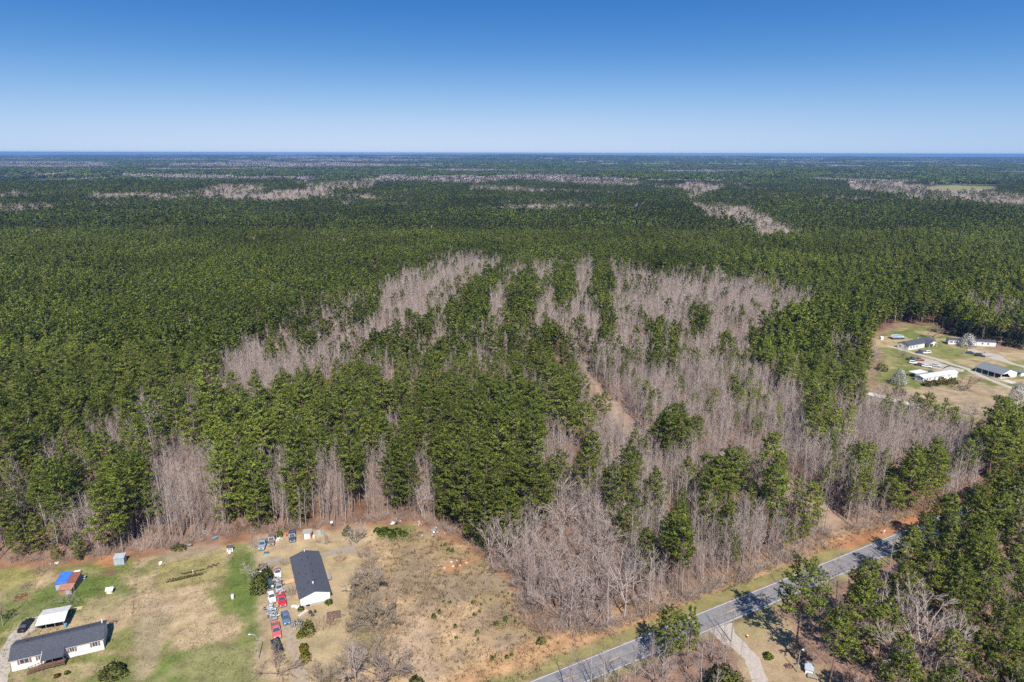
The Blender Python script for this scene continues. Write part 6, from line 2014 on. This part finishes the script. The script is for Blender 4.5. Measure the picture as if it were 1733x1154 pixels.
for q, (px, py, h, w) in enumerate(((610, 985, 2.6, 2.6), (632, 990, 2.2, 2.4), (606, 1030, 2.4, 2.6), (650, 1040, 2.2, 2.4), (618, 1065, 2.0, 2.6), (640, 1085, 1.8, 2.2), (625, 960, 2.2, 2.2), (603, 1008, 1.8, 2.0), (648, 1012, 2.0, 2.4), (615, 1100, 2.0, 2.6), (590, 1120, 2.2, 2.6), (648, 1120, 1.8, 2.4), (575, 1140, 2.2, 2.4), (560, 1150, 2.4, 2.6), (622, 1040, 2.2, 2.6), (680, 1140, 1.8, 2.2), (640, 972, 2.2, 2.6), (628, 1022, 2.4, 2.8), (612, 1050, 2.4, 2.6), (642, 1064, 2.2, 2.6), (632, 1108, 2.2, 2.6), (600, 1100, 2.2, 2.6), (660, 1098, 2.0, 2.6), (616, 1008, 2.4, 2.8), (634, 946, 2.0, 2.2), (654, 1070, 2.0, 2.4), (605, 1072, 2.0, 2.4))):
    thicket_at("tangled olive grey brush in the strip between the dark roofed house and the field", px, py, h * 1.15, 85, w * 1.1, "twig_olive", 300 + q, group="brush strip beside the field")
for q, (px, py) in enumerate(((789, 1015), (838, 1045), (752, 1042), (862, 1080), (700, 1060), (815, 1090), (745, 985), (690, 1005), (770, 1090), (880, 1062), (724, 1012), (802, 985))):
    thicket_at("small grey brown weed clump in the dry grass of the field", px, py, 1.1, 26, 1.2, "twig_brown", 330 + q, group="weed clumps in the field")
me = None
for k in range(15):
    u = k / 14
    me = thicket_at("young bare shrub in the long straight row across the lawn", 235.5 + (226 - 235.5) * u, 944 + 96 * u ** 1.0, 1.0, 9, .35, "twig_brown", 60 + k, group="row of young bare shrubs", me=me)
rngg = np.random.default_rng(88)
dots = [(250, 305), (297, 335), (320, 340), (185, 345), (640, 530), (630, 595), (668, 600), (697, 610), (450, 660), (500, 670), (455, 735), (490, 715), (595, 795), (712, 775), (652, 765), (530, 820),
        (480, 890), (610, 880), (775, 860), (870, 895), (340, 810), (310, 800), (240, 720), (370, 620), (560, 640), (225, 310), (275, 300), (240, 690), (265, 655), (415, 750), (475, 845), (395, 785), (305, 660), (600, 680), (570, 1010), (610, 965), (690, 985), (740, 960), (660, 1000), (265, 890), (205, 750), (810, 915), (345, 880)]
SEED = [bush_mesh(760 + k, .45, .45, 1.0, M["shrub_leaf"], 46, 5, .28, .07) for k in range(3)]
for q, (cx_, cy_) in enumerate(dots[::2] + dots[1:14:2]):
    o = link("pine_seedling", SEED[q % 3]); o.location = (*W(680 + cx_ / 3.676, 840 + cy_ / 3.676 + 2), 0)
    s = rngg.uniform(.5, 1.35); o.scale = (s, s, s * rngg.uniform(.85, 1.15)); o.rotation_euler = (0, 0, rngg.uniform(0, 6.28))
    tag(o, "small green pine seedling in the tall dry grass of the field", "seedling", "pine seedlings in the field")
def veg_row(label, a, b, n_, mat, h, seed):
    A_ = np.array(W(*a)); B_ = np.array(W(*b)); rg = np.random.default_rng(seed)
    cen = []; ton = []
    for k in range(n_):
        q = (B_ - A_) * rng.random()
        cen.append((q[0] + rg.normal() * .18, q[1] + rg.normal() * .18, h * rg.uniform(.2, 1))); ton.append(rg.uniform(.8, 1.15))
    o = link("vegetable_row", foliage_mesh("vegetable_row", *tufts(rg, cen, ton, 5, .22, .08), mat)); o.location = (*A_, 0)
    tag(o, label, "vegetable row")


veg_row("longer green vegetable row at the lower edge of the garden", (283, 987), (345, 972.5), 220, M["grass_green"], .10, 1)
veg_row("shorter green vegetable row beside the white post", (309, 973), (346, 965), 140, M["grass_green"], .10, 2)
veg_row("dark withered row of plants between the two green vegetable rows", (287, 983), (351, 969.5), 90, M["brown_leaf"], .10, 3)
# trees round the far homesteads
def far_bush(label, cx_, cy_, rx, rz_, mat, seed, n, name, cat, ln=.5, wd=.16, trunk=False):
    x, y = c6(cx_, cy_)
    me = bush_mesh(seed, rx, rx, rz_, mat, n, 6, ln, wd)
    t = thing(name, label, cat, x, y)
    link("crown", me, t, (0, 0, 1.2 if trunk else 0))
    if trunk: MB().bar((0, 0, 0), (0, 0, 3.0), .2, 6, .1).build("trunk", M["twig_brown"], t)
    else: MB().bar((0, 0, 0), (0, 0, rz_ * .5), .1, 5).build("stem", M["twig_brown"], t)


far_bush("white blossoming tree in front of the long mobile home", 985, 512, 4.2, 6.8, M["blossom"], 801, 620, "blossom_tree", "blossom tree", .4, .11, True)
far_bush("round white blossoming tree at the end of the white mobile home", 428, 818, 3.6, 6.6, M["blossom"], 802, 760, "blossom_tree", "blossom tree", .4, .12, True)
far_bush("large greenish white blossoming tree by the last bend of the drive", 1405, 968, 4.8, 8.2, M["blossom"], 803, 900, "blossom_tree", "blossom tree", .42, .12, True)
far_bush("narrow white blossoming tree at the edge of the pines", 150, 655, 2.0, 6.0, M["blossom"], 804, 300, "blossom_tree", "blossom tree", .36, .11, True)
for q, (a_, b2, r, lb, mt) in enumerate(((660, 825, 2.3, "bronze round shrub nearest the end wall of the white mobile home", "brown_leaf"), (712, 818, 1.9, "bronze round shrub second along the white mobile home", "brown_leaf"),
                                    (783, 808, 2.8, "largest bronze shrub in front of the white mobile home", "brown_leaf"), (860, 806, 2.4, "green shrub at the far corner of the white mobile home", "cedar_leaf"),
                                    (290, 700, 3.0, "dark green evergreen shrub between the lawn and the narrow blossom tree", "cedar_leaf"), (425, 895, 3.2, "olive shrub below the round blossoming tree", "cedar_leaf"))):
    far_bush(lb, a_, b2, r, r * 1.25, M[mt], 810 + q, 200, "shrub", "shrub")
bare_tree_at("bare brown tree behind the white house with its round shadow", 0, 0, 9.5, 51, "twig_brown", 7, 3, .2, 1.0, rmin=.045, x=c6(712, 442)[0], y=c6(712, 442)[1])
bare_tree_at("bare brown tree standing alone on the lawn above the hidden trailer", 0, 0, 8.5, 52, "twig_brown", 7, 3, .12, 1.0, rmin=.045, x=c6(978, 868)[0], y=c6(978, 868)[1])
bare_tree_at("small bare tree on the lawn in front of the long mobile home", 0, 0, 4.5, 53, "twig_brown", 6, 2, .2, 1.0, x=c6(928, 585)[0], y=c6(928, 585)[1])
bare_tree_at("bare tree beside the drive in front of the white house", 0, 0, 6.0, 54, "twig_olive", 6, 3, .15, 1.1, x=c6(452, 600)[0], y=c6(452, 600)[1])
bare_tree_at("pale bare tree below the lawn with the lone brown tree", 0, 0, 6.0, 55, "twig", 6, 3, .15, .9, x=c6(1025, 1065)[0], y=c6(1025, 1065)[1])
bare_tree_at("grey bare tree at the pine edge above the dark evergreen shrub", 0, 0, 9.0, 56, "twig", 6, 3, .15, 1.0, rmin=.04, x=c6(215, 640)[0], y=c6(215, 640)[1])
bare_tree_at("purple grey bare tree among the pines beside the pool lawn", 0, 0, 10.0, 57, "twig", 6, 3, .15, 1.0, rmin=.04, x=c6(95, 520)[0], y=c6(95, 520)[1])
bare_tree_at("pale bare tree at the end of the cream mobile home", 0, 0, 8.0, 58, "twig", 6, 3, .15, .9, rmin=.04, x=c6(600, 1080)[0], y=c6(600, 1080)[1])
DC = [pine_parts(850 + k, 11, 2.9, .04, 0, .8) for k in range(3)]
DCM = [(foliage_mesh("crown", *fo, M["dark_leaf"]), mesh_from("trunk", *wo, [M["pine_bark"]])) for fo, wo in DC]
for k in range(26):
    u = k / 25
    x, y = c6(815 + (1500 - 815) * u, 412 + (545 - 412) * u)
    x += rngg.normal() * .6; y += 4.2 + 3.6 * (k % 2) + rngg.normal() * .5
    tree("cypress_tree", "dark green cypress in the dense hedge row behind the long mobile home", "cypress", DCM[k % 3][1], DCM[k % 3][0], x, y, rngg.uniform(.85, 1.1), rngg.uniform(0, 6), "cypress hedge row")

# grass: tall dry stems over the field and the verges, short green tufts on the lawns
def grass_tuft(seed, n_, h, w, mat):
    rg = np.random.default_rng(seed)
    V = []; Fc = []; N = []; T = []
    for k in range(n_):
        p = np.array((*(rg.normal(size=2) * w), 0.0))
        d = np.array((rg.normal() * .5, rg.normal() * .5, 1.0)); d /= np.linalg.norm(d)
        s = rg.normal(size=3); s -= d * s.dot(d); s /= np.linalg.norm(s)
        L = h * rg.uniform(.6, 1.2); b = len(V)
        V += [p - s * .045, p + s * .045, p + d * L]; Fc.append((b, b + 1, b + 2))
        nn_ = np.array((rg.normal() * .3, -.25 + rg.normal() * .3, 1.0)); nn_ /= np.linalg.norm(nn_)
        N += [nn_] * 3; T += [.92, .92, 1.12]
    return foliage_mesh("tuft", V, Fc, N, T, mat)


LIB_DRY = library("dry_tufts", [grass_tuft(900 + k, 14, h, .28, M["grass_dry"]) for k, h in enumerate((.35, .5, .3, .65))])
LIB_GRN = library("green_tufts", [grass_tuft(910 + k, 12, h, .22, M["grass_green"]) for k, h in enumerate((.16, .22, .12))])


def scatter_grass(name, lib, polys, sp, keep, n_var, zones=None):
    p = field_points(rngg, 100, 250, sp)
    a_, b2 = proj(p[:, 0], p[:, 1], 0.0)
    m = np.zeros(len(p), bool)
    for poly in polys: m |= inside(poly, a_, b2)
    if zones is not None: m |= zones(p)
    d = vnoise(p[:, 0], p[:, 1], 5.0, 71) * .6 + vnoise(p[:, 0], p[:, 1], 1.6, 72) * .4
    m &= (rngg.random(len(p)) < keep * np.clip(d * 2.2 - .35, 0, 1)) & (np.abs(road_off(p[:, 0], p[:, 1])) > 3.4)
    p = p[m]
    s = rngg.normal(1, .25, len(p)).clip(.4, 1.7)
    mass(name, lib, np.column_stack([p, np.zeros(len(p))]), rngg.uniform(0, 6.28, len(p)), np.stack([s, s, s], 1), rngg.integers(0, n_var, len(p)))


FIELD = [(570, 1200), (575, 1120), (605, 960), (630, 905), (700, 895), (780, 920), (850, 960), (880, 1000), (900, 1060), (950, 1090), (1010, 1080), (900, 1150), (860, 1200)]
scatter_grass("dry_grass", LIB_DRY, [FIELD], .6, .6, 4, lambda p: (road_off(p[:, 0], p[:, 1]) < -6.2) & (road_off(p[:, 0], p[:, 1]) > -12.5) & (p[:, 1] < 215) & (p[:, 0] > 18))
scatter_grass("lawn_grass", LIB_GRN, [[(-60, 1200), (-60, 975), (60, 968), (230, 952), (420, 925), (436, 1000), (440, 1200)]], .7, .8, 3)
